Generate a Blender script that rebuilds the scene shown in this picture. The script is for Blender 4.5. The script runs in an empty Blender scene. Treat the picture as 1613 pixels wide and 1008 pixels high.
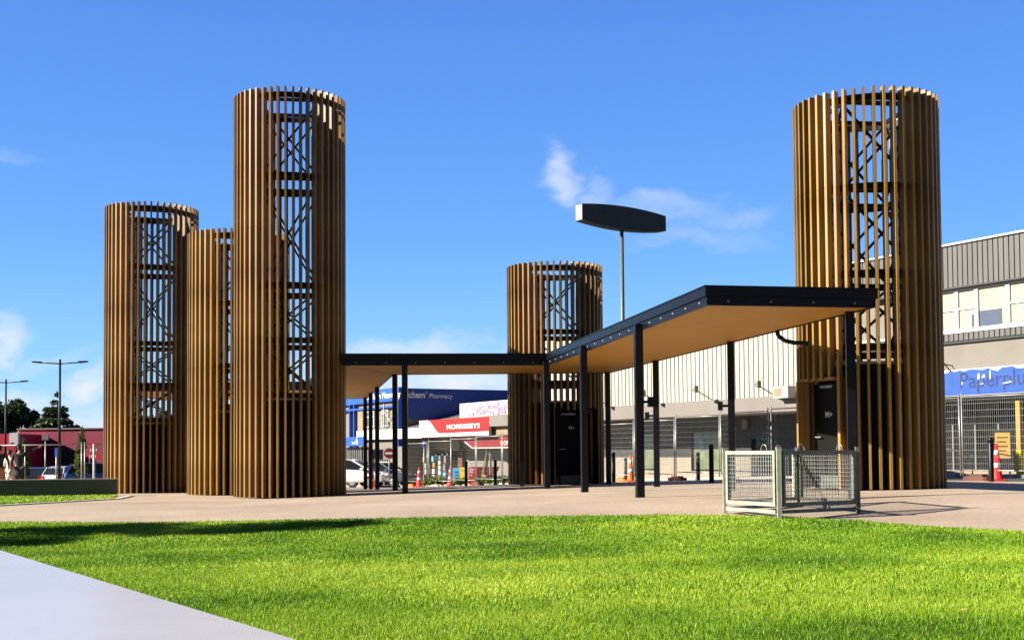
import bpy, bmesh, math, random
import numpy as np
from mathutils import Vector, Matrix
R = math.radians
rnd = random.Random(7)
sc = bpy.context.scene
C = sc.collection
E = 1.0                                   # eye height above the datum (m)
# ------------------------------------------------------------------ camera
cam_d = bpy.data.cameras.new("camera"); cam = bpy.data.objects.new("camera", cam_d); C.objects.link(cam)
cam.location = (0, 0, E)
cam.rotation_mode = 'QUATERNION'
cam.rotation_quaternion = (Matrix.Rotation(R(90 + 2.32), 3, 'X') @ Matrix.Rotation(R(-0.43), 3, 'Z')).to_quaternion()
cam_d.sensor_width = 36; cam_d.lens = 36 * 1950 / 1613
cam_d.shift_y = 130 / 1613
cam_d.clip_start = 0.05; cam_d.clip_end = 6000
sc.camera = cam
# ------------------------------------------------------------------ light
EL, AZ = R(25.5), R(258)
S_DIR = Vector((math.sin(AZ) * math.cos(EL), math.cos(AZ) * math.cos(EL), math.sin(EL)))
sun_d = bpy.data.lights.new("sun", 'SUN'); sun = bpy.data.objects.new("sun", sun_d); C.objects.link(sun)
sun_d.energy = 5.0; sun_d.angle = R(0.5); sun_d.color = (1.0, 0.91, 0.78)
sun.rotation_euler = S_DIR.to_track_quat('Z', 'Y').to_euler(); sun.location = (-30, -5, 30)
world = bpy.data.worlds.new("World"); sc.world = world; world.use_nodes = True
def build_world():
    nt = world.node_tree; N = nt.nodes; L = nt.links; N.clear()
    out = N.new('ShaderNodeOutputWorld'); bg = N.new('ShaderNodeBackground')
    sky = N.new('ShaderNodeTexSky'); sky.sky_type = 'NISHITA'; sky.sun_disc = False
    sky.sun_elevation = EL; sky.sun_rotation = AZ; sky.ozone_density = 3.0; sky.air_density = 0.9; sky.dust_density = 0.15
    hsv = N.new('ShaderNodeHueSaturation'); hsv.inputs['Saturation'].default_value = 1.12; hsv.inputs['Hue'].default_value = 0.502
    L.new(sky.outputs[0], hsv.inputs['Color'])
    bg.inputs['Strength'].default_value = 0.09
    tc = N.new('ShaderNodeTexCoord'); sep = N.new('ShaderNodeSeparateXYZ'); L.new(tc.outputs['Generated'], sep.inputs[0])
    def m(op, a, b=None, c=None, clamp=False):
        n = N.new('ShaderNodeMath'); n.operation = op; n.use_clamp = clamp
        for i, v in enumerate((a, b, c)):
            if v is None: continue
            if isinstance(v, (int, float)): n.inputs[i].default_value = v
            else: L.new(v, n.inputs[i])
        return n.outputs[0]
    ymax = m('MAXIMUM', sep.outputs['Y'], 0.05)
    u = m('DIVIDE', sep.outputs['X'], ymax); v = m('DIVIDE', sep.outputs['Z'], ymax)
    cmb = N.new('ShaderNodeCombineXYZ'); L.new(u, cmb.inputs[0]); L.new(v, cmb.inputs[1])
    nz = N.new('ShaderNodeTexNoise'); nz.inputs['Scale'].default_value = 13; nz.inputs['Detail'].default_value = 9; nz.inputs['Roughness'].default_value = .6
    mp = N.new('ShaderNodeMapping'); mp.inputs['Scale'].default_value = (1, 1.7, 1); L.new(cmb.outputs[0], mp.inputs[0]); L.new(mp.outputs[0], nz.inputs['Vector'])
    off = N.new('ShaderNodeVectorMath'); off.operation = 'SUBTRACT'; L.new(nz.outputs['Color'], off.inputs[0]); off.inputs[1].default_value = (.5, .5, .5)
    sc_ = N.new('ShaderNodeVectorMath'); sc_.operation = 'SCALE'; L.new(off.outputs[0], sc_.inputs[0]); sc_.inputs['Scale'].default_value = 0.07
    ad = N.new('ShaderNodeVectorMath'); ad.operation = 'ADD'; L.new(cmb.outputs[0], ad.inputs[0]); L.new(sc_.outputs[0], ad.inputs[1])
    # banks of cloud: direction (tan azimuth, tan elevation), half-widths, lean, density
    blobs = [(.041, .225, .012, .019, .35, .75), (.068, .212, .014, .009, -.3, .4), (.13, .200, .045, .011, -.1, .36), (.185, .195, .03, .010, 0, .26),
             (.15, .178, .05, .008, 0, .2),
             (-.095, .082, .055, .014, 0, .75), (-.06, .058, .10, .024, 0, 1.0), (.0, .05, .10, .02, 0, .8),
             (-.408, .10, .014, .02, .3, .85), (-.345, .052, .022, .013, .5, 1), (-.40, .045, .05, .010, 0, .75), (-.345, .02, .05, .02, 0, 1),
             (-.385, .075, .05, .008, .2, .3), (-.415, .245, .03, .006, 0, .15), (.33, .09, .1, .02, 0, .25), (-.2, .03, .08, .02, 0, .7)]
    acc = None
    for (bx, by, rx, ry, lean, st) in blobs:
        q = N.new('ShaderNodeVectorMath'); q.operation = 'SUBTRACT'; L.new(ad.outputs[0], q.inputs[0]); q.inputs[1].default_value = (bx, by, 0)
        r_ = N.new('ShaderNodeMapping'); r_.vector_type = 'TEXTURE'; r_.inputs['Rotation'].default_value = (0, 0, lean); r_.inputs['Scale'].default_value = (rx, ry, 1)
        L.new(q.outputs[0], r_.inputs[0])
        ln = N.new('ShaderNodeVectorMath'); ln.operation = 'LENGTH'; L.new(r_.outputs[0], ln.inputs[0])
        mr = N.new('ShaderNodeMapRange'); mr.interpolation_type = 'SMOOTHERSTEP'; L.new(ln.outputs['Value'], mr.inputs[0])
        mr.inputs[1].default_value = 1.75; mr.inputs[2].default_value = 0.1; mr.inputs[3].default_value = 0; mr.inputs[4].default_value = st
        acc = mr.outputs[0] if acc is None else m('MAXIMUM', acc, mr.outputs[0])
    det = N.new('ShaderNodeTexNoise'); det.inputs['Scale'].default_value = 26; det.inputs['Detail'].default_value = 6; L.new(mp.outputs[0], det.inputs['Vector'])
    dd = N.new('ShaderNodeMapRange'); L.new(det.outputs[0], dd.inputs[0]); dd.inputs[1].default_value = .3; dd.inputs[2].default_value = .62; dd.inputs[3].default_value = .45; dd.inputs[4].default_value = 1.0
    mask = m('MULTIPLY', acc, dd.outputs[0], clamp=True)
    mask = m('MULTIPLY', mask, m('GREATER_THAN', sep.outputs['Y'], 0.05))
    back = N.new('ShaderNodeMapRange'); L.new(sep.outputs['Y'], back.inputs[0]); back.inputs[1].default_value = -.5; back.inputs[2].default_value = .35; back.inputs[3].default_value = .28; back.inputs[4].default_value = 1  # dims the sky behind the camera to hold the fill light down
    grd = N.new('ShaderNodeValToRGB'); L.new(sep.outputs['Z'], grd.inputs[0]); cr = grd.color_ramp
    for i, (p_, c_) in enumerate([(0, (1.3, 2.85, 4.5)), (.06, (1.1, 2.6, 4.45)), (.17, (.60, 1.75, 4.15)), (.26, (.47, 1.40, 3.9)), (.36, (.36, 1.10, 3.45)), (.5, (.2, .65, 2.2)), (1, (.05, .2, .9))]):
        e_ = cr.elements[i] if i < 2 else cr.elements.new(p_)
        e_.position = p_; e_.color = (*[v_ / 5 for v_ in c_], 1)
    g5 = N.new('ShaderNodeVectorMath'); g5.operation = 'SCALE'; L.new(grd.outputs[0], g5.inputs[0]); g5.inputs['Scale'].default_value = 5
    air = N.new('ShaderNodeMix'); air.data_type = 'RGBA'; air.inputs[0].default_value = .85; L.new(hsv.outputs[0], air.inputs[6]); L.new(g5.outputs[0], air.inputs[7])
    mix = N.new('ShaderNodeMix'); mix.data_type = 'RGBA'
    L.new(mask, mix.inputs[0]); L.new(air.outputs[2], mix.inputs[6]); mix.inputs[7].default_value = (3.5, 3.75, 4.25, 1)
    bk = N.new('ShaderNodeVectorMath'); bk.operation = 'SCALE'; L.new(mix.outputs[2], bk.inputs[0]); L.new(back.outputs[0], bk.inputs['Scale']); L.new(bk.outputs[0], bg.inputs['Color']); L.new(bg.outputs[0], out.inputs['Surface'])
build_world()
vs = sc.view_settings; vs.view_transform = 'Standard'; vs.look = 'None'; vs.exposure = 1.4; vs.gamma = 1; vs.use_curve_mapping = False
sc.cycles.max_bounces = 7; sc.cycles.diffuse_bounces = 1; sc.cycles.glossy_bounces = 3; sc.cycles.transparent_max_bounces = 8

# ------------------------------------------------------------------ ground shape
GP = [(-1000, .18), (15, .18), (20, -.012), (22, 0), (36, .084), (75, .98), (95, 1.45), (1000, 1.45)]
def eb(y):
    for (a, fa), (b, fb) in zip(GP, GP[1:]):
        if y <= b: return fa + (fb - fa) * (y - a) / (b - a)
    return GP[-1][1]
FP = [(-1000, 1.02), (-6, 1.02), (2, .825), (8, .73), (1000, .73)]
def fx(x):
    for (a, fa), (b, fb) in zip(FP, FP[1:]):
        if x <= b: return fa + (fb - fa) * (x - a) / (b - a)
    return FP[-1][1]
def G(x, y):                               # ground level at x, y
    return E - (fx(x) + eb(y))
def W(px, y):                              # x of a direction at depth y
    return (px - 806) * y / 1950

# ------------------------------------------------------------------ helpers
class MB:
    """collects shapes; build() links them as ONE mesh object"""
    def __init__(s, off=(0, 0, 0), rz=0):
        s.v = []; s.f = []; s.mi = []; s.m = Matrix.Translation(off) @ Matrix.Rotation(rz, 4, 'Z'); s.cur = 0; s.sm = []; s.smooth = False
    def add(s, vs, fs):
        b = len(s.v)
        s.v += [tuple(s.m @ Vector(p)) for p in vs]
        s.f += [tuple(b + i for i in f) for f in fs]
        s.mi += [s.cur] * len(fs); s.sm += [s.smooth] * len(fs)
        return s
    def box(s, x0, x1, y0, y1, z0, z1):
        vs = [(x, y, z) for z in (z0, z1) for (x, y) in ((x0, y0), (x1, y0), (x1, y1), (x0, y1))]
        return s.add(vs, [(3, 2, 1, 0), (4, 5, 6, 7), (0, 1, 5, 4), (1, 2, 6, 5), (2, 3, 7, 6), (3, 0, 4, 7)])
    def bar(s, p, q, w, h=None, up=(0, 0, 1)):
        h = h or w; p = Vector(p); q = Vector(q); d = (q - p).normalized()
        a = d.cross(Vector(up))
        a = a.normalized() if a.length > 1e-4 else Vector((1, 0, 0))
        b = a.cross(d).normalized(); a = a * w / 2; b = b * h / 2
        vs = [p - a - b, p + a - b, p + a + b, p - a + b, q - a - b, q + a - b, q + a + b, q - a + b]
        return s.add(vs, [(3, 2, 1, 0), (4, 5, 6, 7), (0, 1, 5, 4), (1, 2, 6, 5), (2, 3, 7, 6), (3, 0, 4, 7)])
    def tube(s, p, q, r0, r1=None, n=10, caps=True):
        r1 = r0 if r1 is None else r1; p = Vector(p); q = Vector(q); d = (q - p).normalized()
        a = d.orthogonal().normalized(); b = d.cross(a)
        vs = [p + (a * math.cos(t) + b * math.sin(t)) * r0 for t in [2 * math.pi * i / n for i in range(n)]] + \
             [q + (a * math.cos(t) + b * math.sin(t)) * r1 for t in [2 * math.pi * i / n for i in range(n)]]
        sv = s.smooth; s.smooth = n > 6
        s.add(vs, [(i, (i + 1) % n, n + (i + 1) % n, n + i) for i in range(n)]); s.smooth = sv
        if caps:
            b0 = len(s.v) - 2 * n
            s.f += [tuple(b0 + i for i in range(n))[::-1], tuple(b0 + n + i for i in range(n))]; s.mi += [s.cur] * 2; s.sm += [False] * 2
        return s
    def path(s, pts, r, n=8):
        for a, b in zip(pts, pts[1:]): s.tube(a, b, r, r, n)
        return s
    def prism(s, pts, z0, z1):
        n = len(pts)
        vs = [(x, y, z0) for x, y in pts] + [(x, y, z1) for x, y in pts]
        return s.add(vs, [tuple(range(n))[::-1], tuple(range(n, 2 * n))] + [(i, (i + 1) % n, n + (i + 1) % n, n + i) for i in range(n)])
    def yprism(s, pts, y0, y1):            # outline in x-z, thickness in y
        n = len(pts)
        vs = [(x, y0, z) for x, z in pts] + [(x, y1, z) for x, z in pts]
        return s.add(vs, [tuple(range(n)), tuple(range(n, 2 * n))[::-1]] + [((i + 1) % n, i, n + i, n + (i + 1) % n) for i in range(n)])
    def lathe(s, prof, n=16, c=(0, 0, 0)):
        vs = [(c[0] + r * math.cos(2 * math.pi * i / n), c[1] + r * math.sin(2 * math.pi * i / n), c[2] + z) for r, z in prof for i in range(n)]
        fs = [(k * n + i, k * n + (i + 1) % n, (k + 1) * n + (i + 1) % n, (k + 1) * n + i) for k in range(len(prof) - 1) for i in range(n)]
        s.smooth = True; s.add(vs, fs); s.smooth = False
        return s
    def quad(s, *p): return s.add(p, [tuple(range(len(p)))])
    def ring(s, r0, r1, z0, z1, n=48, c=(0, 0)):
        vs = []; 
        for i in range(n):
            t = 2 * math.pi * i / n; cx, sy = math.cos(t), math.sin(t)
            vs += [(c[0] + r0 * cx, c[1] + r0 * sy, z0), (c[0] + r1 * cx, c[1] + r1 * sy, z0), (c[0] + r1 * cx, c[1] + r1 * sy, z1), (c[0] + r0 * cx, c[1] + r0 * sy, z1)]
        fs = []
        for i in range(n):
            j = (i + 1) % n
            for k in range(4):
                l = (k + 1) % 4; fs.append((4 * i + k, 4 * i + l, 4 * j + l, 4 * j + k))
        return s.add(vs, [f[::-1] for f in fs])
    def mesh(s, name, mats):
        me = bpy.data.meshes.new(name); me.from_pydata(s.v, [], s.f)
        for m in (mats if isinstance(mats, (list, tuple)) else [mats]): me.materials.append(m)
        me.polygons.foreach_set('material_index', s.mi); me.polygons.foreach_set('use_smooth', s.sm); me.update()
        return me
    def build(s, name, mats, parent=None, label=None, loc=None, rz=0):
        o = bpy.data.objects.new(name, s.mesh(name, mats)); C.objects.link(o)
        if parent is not None: o.parent = parent
        if loc is not None: o.location = loc
        o.rotation_euler[2] = rz
        if label: o['label'] = label
        return o
def tag(o, label=None, cat=None, group=None, kind=None):
    if label: o['label'] = label
    if cat: o['category'] = cat
    if group: o['group'] = group
    if kind: o['kind'] = kind
    return o
def thing(name, label, cat, loc=(0, 0, 0), rz=0, group=None):
    o = bpy.data.objects.new(name, None); C.objects.link(o); o.location = loc; o.rotation_euler[2] = rz
    o.empty_display_size = .2
    return tag(o, label, cat, group)
def part(name, me, parent, loc=(0, 0, 0), rz=0, label=None):
    o = bpy.data.objects.new(name, me); C.objects.link(o); o.parent = parent; o.location = loc; o.rotation_euler[2] = rz
    if label: o['label'] = label
    return o
def dup(root, loc, rz=0, label=None, group=None, cat=None, swap=None):
    def cp(o, par):
        c = o.copy(); C.objects.link(c); c.parent = par
        if swap and o.type == 'MESH' and o.name.split('.')[0] in swap:
            c.data = o.data.copy(); c.data.materials.clear(); c.data.materials.append(swap[o.name.split('.')[0]])
        for ch in kids.get(o.name, []): cp(ch, c)
        return c
    kids = {}
    stack = [root]
    while stack:
        q = stack.pop()
        kids[q.name] = list(q.children); stack += list(q.children)
    r = cp(root, None); r.location = loc; r.rotation_euler[2] = rz
    return tag(r, label, cat, group)

# ------------------------------------------------------------------ materials
def mat(name, col, rough=.6, metal=0, var=.12, vscale=3.0, bump=0, bscale=60, coat=0, col2=None, streak=False, spec=.5, stretch=None, rvar=0):
    m = bpy.data.materials.new(name); m.use_nodes = True; nt = m.node_tree; N = nt.nodes; L = nt.links
    p = N['Principled BSDF']; p.inputs['Roughness'].default_value = rough; p.inputs['Metallic'].default_value = metal
    p.inputs['Coat Weight'].default_value = coat; p.inputs['Specular IOR Level'].default_value = spec
    tc = N.new('ShaderNodeTexCoord'); mp = N.new('ShaderNodeMapping'); L.new(tc.outputs['Object'], mp.inputs[0])
    mp.inputs['Scale'].default_value = stretch or ((1, 1, .18) if streak else (1, 1, 1))
    nz = N.new('ShaderNodeTexNoise'); nz.inputs['Scale'].default_value = vscale; nz.inputs['Detail'].default_value = 5; nz.inputs['Roughness'].default_value = .62
    L.new(mp.outputs[0], nz.inputs['Vector'])
    cr = N.new('ShaderNodeValToRGB'); c2 = col2 or tuple(min(1, c * (1 + var)) for c in col); c1 = col if col2 else tuple(c * (1 - var) for c in col)
    cr.color_ramp.elements[0].position = .36; cr.color_ramp.elements[1].position = .66
    cr.color_ramp.elements[0].color = (*c1, 1); cr.color_ramp.elements[1].color = (*c2, 1)
    L.new(nz.outputs[0], cr.inputs[0]); L.new(cr.outputs[0], p.inputs['Base Color'])
    if rvar:
        mr = N.new('ShaderNodeMapRange'); L.new(nz.outputs[0], mr.inputs[0]); mr.inputs[3].default_value = rough - rvar; mr.inputs[4].default_value = rough + rvar; L.new(mr.outputs[0], p.inputs['Roughness'])
    if bump:
        n2 = N.new('ShaderNodeTexNoise'); n2.inputs['Scale'].default_value = bscale; n2.inputs['Detail'].default_value = 4; L.new(tc.outputs['Object'], n2.inputs['Vector'])
        b = N.new('ShaderNodeBump'); b.inputs['Strength'].default_value = bump; b.inputs['Distance'].default_value = .02; L.new(n2.outputs[0], b.inputs['Height']); L.new(b.outputs[0], p.inputs['Normal'])
    return m
M = {}
M['slat'] = mat('bronze_slat', (.160, .083, .020), .42, 0, vscale=2.2, streak=True, col2=(.28, .165, .052), spec=.35, bump=.08, bscale=40, rvar=.08)
M['slat2'] = mat('bronze_slat_golden', (.19, .105, .020), .40, 0, vscale=2.2, streak=True, col2=(.31, .19, .052), spec=.35, bump=.08, bscale=40, rvar=.08)
M['steel'] = mat('black_steel', (.006, .006, .008), .5, 0, vscale=4, var=.3, spec=.25)
M['blackpaint'] = mat('black_paint', (.0025, .003, .006), .40, 0, vscale=3, var=.3, rvar=.08, spec=.28)
M['cubicle'] = mat('black_panel', (.003, .003, .0035), .55, 0, vscale=2, var=.3, spec=.15)
M['roofrim'] = mat('pale_flashing', (.35, .34, .31), .5)
M['soffit'] = mat('ply_soffit', (.42, .205, .028), .55, 0, spec=.25, vscale=5, stretch=(.25, 2.5, 1), col2=(.49, .255, .042), rvar=.07)
M['galv'] = mat('galvanised', (.30, .31, .29), .45, .45, vscale=9, var=.18, rvar=.1)
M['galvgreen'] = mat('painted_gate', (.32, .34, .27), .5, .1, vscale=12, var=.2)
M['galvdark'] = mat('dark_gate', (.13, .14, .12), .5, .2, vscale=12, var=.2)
M['white'] = mat('white_paint', (.56, .55, .53), .5, var=.05, vscale=1.5)
M['lettering'] = mat('white_lettering', (.88, .88, .86), .4, var=.02)
M['offwhite'] = mat('off_white', (.42, .40, .36), .6, var=.06, vscale=1.2, bump=.05)
M['cream'] = mat('cream_cladding', (.40, .39, .32), .45, var=.07, vscale=.8, streak=True)
M['greyclad'] = mat('grey_cladding', (.085, .083, .078), .5, var=.12, vscale=.8, streak=True)
M['greige'] = mat('greige_fascia', (.155, .14, .125), .6, var=.07, vscale=.8)
M['render'] = mat('render_wall', (.165, .152, .132), .8, var=.08, vscale=.7, bump=.15, bscale=20)
M['block'] = mat('cream_block', (.235, .205, .155), .8, var=.08, vscale=1.5, bump=.2)
M['darkgrey'] = mat('dark_grey_wall', (.022, .023, .025), .6, var=.15)
M['tan'] = mat('tan_underside', (.22, .17, .11), .7, var=.1)
M['glassdark'] = mat('dark_glass', (.008, .009, .010), .22, 0, var=.5, vscale=.7, spec=.3)
M['glassgreen'] = mat('papered_glass', (.12, .14, .085), .12, 0, var=.25, vscale=1.3)
M['blind'] = mat('cream_blind', (.42, .37, .225), .55, var=.04, vscale=1)
M['blue'] = mat('sign_blue', (.02, .10, .45), .4, var=.15, vscale=1.4)
M['bluepeel'] = mat('faded_blue', (.014, .06, .33), .5, var=.15, vscale=3, col2=(.022, .085, .40), spec=.3)
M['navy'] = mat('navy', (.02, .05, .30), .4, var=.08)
M['navytext'] = mat('navy_text', (.004, .012, .07), .5, var=.05)
M['bluelight'] = mat('bright_blue', (.02, .085, .45), .4, var=.05)
M['red'] = mat('sign_red', (.48, .014, .008), .4, var=.06)
M['darkred'] = mat('dark_red', (.16, .006, .008), .5, var=.2)
M['shadedred'] = mat('shaded_sign_red', (.17, .006, .009), .5, var=.1)
M['pink'] = mat('pink_print', (.60, .22, .32), .6, var=.2)
M['maroon'] = mat('maroon_wall', (.20, .004, .036), .55, var=.12, vscale=.3)
M['concwall'] = mat('pale_concrete', (.42, .41, .38), .8, var=.1)
M['retain'] = mat('retaining_concrete', (.10, .105, .09), .7, var=.15, vscale=2, bump=.1)
M['coping'] = mat('coping', (.42, .40, .35), .7, var=.1)
M['orange'] = mat('cone_orange', (.90, .12, .015), .45, var=.06)
M['conered'] = mat('cone_red', (.75, .025, .02), .45, var=.06)
M['reflect'] = mat('reflective_white', (.78, .76, .72), .4, var=.04)
M['brick'] = mat('brown_foot', (.10, .035, .022), .8, var=.2)
M['footorange'] = mat('orange_foot', (.62, .14, .03), .7, var=.2)
M['yellow'] = mat('yellow', (.85, .62, .01), .45, var=.06)
M['ochre'] = mat('ochre', (.34, .19, .02), .55, var=.15)
M['cyan'] = mat('cyan', (.08, .42, .75), .5, var=.05)
M['carwhite'] = mat('car_white', (.80, .80, .79), .25, coat=.8, var=.02)
M['carblue'] = mat('car_blue', (.03, .10, .30), .25, .3, coat=.8, var=.05)
M['cargrey'] = mat('car_grey', (.10, .12, .16), .28, .4, coat=.8, var=.05)
M['cardark'] = mat('car_dark', (.02, .022, .03), .25, .2, coat=.8, var=.05)
M['carsilver'] = mat('car_silver', (.45, .45, .46), .28, .5, coat=.8, var=.05)
M['carglass'] = mat('car_glass', (.015, .02, .022), .05, var=.1)
M['tyre'] = mat('tyre', (.012, .012, .012), .8, var=.2)
M['rim'] = mat('rim', (.5, .5, .5), .3, .8, var=.1)
M['lamp'] = mat('lamp_lens', (.75, .74, .70), .12, var=.05)
M['taillamp'] = mat('tail_lens', (.4, .01, .01), .15, var=.05)
M['bark'] = mat('bark', (.10, .075, .05), .85, var=.25, vscale=6, bump=.5)
M['roofgrey'] = mat('long_run_roof', (.26, .25, .21), .55, var=.1, vscale=.6)
M['skin'] = mat('skin', (.42, .24, .16), .55, var=.04)
M['hair'] = mat('hair', (.015, .011, .009), .6, var=.2)
M['cloth_black'] = mat('black_cloth', (.016, .016, .018), .85, var=.2, bump=.2)
M['cloth_pale'] = mat('pale_cloth', (.62, .50, .42), .85, var=.22, vscale=10)
M['cloth_tan'] = mat('tan_cloth', (.40, .20, .08), .85, var=.1)
M['cloth_olive'] = mat('olive_cloth', (.20, .20, .13), .85, var=.15)
M['stone'] = mat('light_slab', (.47, .465, .48), .30, var=.045, vscale=.8, bump=.015, bscale=25, rvar=.06)
def vary(m, lo, hi):                       # each slat has its own batch tone
    nt = m.node_tree; N = nt.nodes; L = nt.links; p = N['Principled BSDF']; src = p.inputs['Base Color'].links[0].from_socket
    oi = N.new('ShaderNodeObjectInfo'); mr = N.new('ShaderNodeMapRange'); L.new(oi.outputs['Random'], mr.inputs[0]); mr.inputs[3].default_value = lo; mr.inputs[4].default_value = hi
    s = N.new('ShaderNodeVectorMath'); s.operation = 'SCALE'; L.new(src, s.inputs[0]); L.new(mr.outputs[0], s.inputs['Scale']); L.new(s.outputs[0], p.inputs['Base Color'])
vary(M['slat'], .78, 1.28); vary(M['slat2'], .78, 1.28)
def specks(m):
    nt = m.node_tree; N = nt.nodes; L = nt.links; p = N['Principled BSDF']; src = p.inputs['Base Color'].links[0].from_socket
    tc = N.new('ShaderNodeTexCoord'); v = N.new('ShaderNodeTexVoronoi'); v.inputs['Scale'].default_value = 7; v.inputs['Randomness'].default_value = 1; L.new(tc.outputs['Object'], v.inputs['Vector'])
    lt = N.new('ShaderNodeMath'); lt.operation = 'LESS_THAN'; L.new(v.outputs['Distance'], lt.inputs[0]); lt.inputs[1].default_value = .035
    n = N.new('ShaderNodeTexNoise'); n.inputs['Scale'].default_value = 2.3; n.inputs['Detail'].default_value = 8; n.inputs['Roughness'].default_value = .7; L.new(tc.outputs['Object'], n.inputs['Vector'])
    mr = N.new('ShaderNodeMapRange'); L.new(n.outputs[0], mr.inputs[0]); mr.inputs[1].default_value = .52; mr.inputs[2].default_value = .75; mr.inputs[3].default_value = 0; mr.inputs[4].default_value = .16
    ad = N.new('ShaderNodeMath'); ad.operation = 'MULTIPLY_ADD'; L.new(lt.outputs[0], ad.inputs[0]); ad.inputs[1].default_value = .7; L.new(mr.outputs[0], ad.inputs[2]); ad.use_clamp = True
    mx = N.new('ShaderNodeMix'); mx.data_type = 'RGBA'; L.new(ad.outputs[0], mx.inputs[0]); L.new(src, mx.inputs[6]); mx.inputs[7].default_value = (.16, .13, .10, 1); L.new(mx.outputs[2], p.inputs['Base Color'])
specks(M['stone'])
def ground_mat(name, c1, c2, speck, sscale=90, rough=.85, big=.5, bump=.35, patch=.18):
    m = bpy.data.materials.new(name); m.use_nodes = True; nt = m.node_tree; N = nt.nodes; L = nt.links
    p = N['Principled BSDF']; p.inputs['Roughness'].default_value = rough
    tc = N.new('ShaderNodeTexCoord')
    a = N.new('ShaderNodeTexNoise'); a.inputs['Scale'].default_value = big; a.inputs['Detail'].default_value = 6; a.inputs['Roughness'].default_value = .65; L.new(tc.outputs['Object'], a.inputs['Vector'])
    cr = N.new('ShaderNodeValToRGB'); cr.color_ramp.elements[0].position = .35; cr.color_ramp.elements[1].position = .65
    cr.color_ramp.elements[0].color = (*c1, 1); cr.color_ramp.elements[1].color = (*c2, 1); L.new(a.outputs[0], cr.inputs[0])
    b = N.new('ShaderNodeTexNoise'); b.inputs['Scale'].default_value = sscale; b.inputs['Detail'].default_value = 3; L.new(tc.outputs['Object'], b.inputs['Vector'])
    b2 = N.new('ShaderNodeTexNoise'); b2.inputs['Scale'].default_value = sscale * .12; b2.inputs['Detail'].default_value = 5; L.new(tc.outputs['Object'], b2.inputs['Vector'])
    s = N.new('ShaderNodeMath'); s.operation = 'MULTIPLY_ADD'; L.new(b.outputs[0], s.inputs[0]); s.inputs[1].default_value = 2 * speck; s.inputs[2].default_value = 1 - speck
    s2 = N.new('ShaderNodeMath'); s2.operation = 'MULTIPLY_ADD'; L.new(b2.outputs[0], s2.inputs[0]); s2.inputs[1].default_value = 2 * patch; s2.inputs[2].default_value = 1 - patch
    s3 = N.new('ShaderNodeMath'); s3.operation = 'MULTIPLY'; L.new(s.outputs[0], s3.inputs[0]); L.new(s2.outputs[0], s3.inputs[1])
    mx = N.new('ShaderNodeVectorMath'); mx.operation = 'SCALE'; L.new(cr.outputs[0], mx.inputs[0]); L.new(s3.outputs[0], mx.inputs['Scale']); L.new(mx.outputs[0], p.inputs['Base Color'])
    bm = N.new('ShaderNodeBump'); bm.inputs['Strength'].default_value = bump; bm.inputs['Distance'].default_value = .01; L.new(b.outputs[0], bm.inputs['Height']); L.new(bm.outputs[0], p.inputs['Normal'])
    return m
M['paving'] = ground_mat('exposed_aggregate', (.34, .262, .185), (.47, .375, .275), .4, 120, big=.3, patch=.3)
M['pavepale'] = ground_mat('pale_concrete_paving', (.32, .295, .26), (.39, .365, .325), .15, 60, big=.35)
M['asphalt'] = ground_mat('asphalt', (.05, .05, .052), (.075, .073, .07), .3, 100)
M['soil'] = ground_mat('plain_ground', (.07, .08, .035), (.11, .12, .06), .3, 50)
M['lawn'] = ground_mat('lawn_soil', (.02, .045, .005), (.04, .08, .008), .6, 70, big=1.2, patch=.4)
M['kerb'] = ground_mat('kerb', (.55, .50, .42), (.62, .57, .48), .2, 60)

def leaf_mat(name, c1, c2, c3, trans=.35):
    m = bpy.data.materials.new(name); m.use_nodes = True; nt = m.node_tree; N = nt.nodes; L = nt.links; N.clear()
    out = N.new('ShaderNodeOutputMaterial'); mix = N.new('ShaderNodeMixShader'); mix.inputs[0].default_value = trans
    d = N.new('ShaderNodeBsdfPrincipled'); d.inputs['Roughness'].default_value = .5; d.inputs['Specular IOR Level'].default_value = .3; t = N.new('ShaderNodeBsdfTranslucent')
    at = N.new('ShaderNodeAttribute'); at.attribute_name = 'tint'
    cr = N.new('ShaderNodeValToRGB'); cr.color_ramp.elements[0].color = (*c1, 1); cr.color_ramp.elements[1].color = (*c3, 1)
    e = cr.color_ramp.elements.new(.5); e.color = (*c2, 1)
    L.new(at.outputs['Fac'], cr.inputs[0]); L.new(cr.outputs[0], d.inputs['Base Color']); L.new(cr.outputs[0], t.inputs['Color'])
    L.new(d.outputs[0], mix.inputs[1]); L.new(t.outputs[0], mix.inputs[2]); L.new(mix.outputs[0], out.inputs['Surface'])
    return m
M['blade'] = leaf_mat('grass_blade', (.028, .10, .004), (.175, .345, .006), (.50, .62, .06), .3)
M['leafdark'] = leaf_mat('dark_leaf', (.016, .036, .013), (.036, .07, .018), (.085, .12, .03), .2)
M['leafmid'] = leaf_mat('mid_leaf', (.03, .07, .012), (.07, .13, .02), (.22, .24, .05), .3)
M['leafshrub'] = leaf_mat('shrub_leaf', (.05, .10, .01), (.16, .22, .02), (.50, .48, .05), .3)
def add_tint(me, vals):
    a = me.attributes.new('tint', 'FLOAT', 'POINT'); a.data.foreach_set('value', np.asarray(vals, dtype=np.float32))

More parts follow.
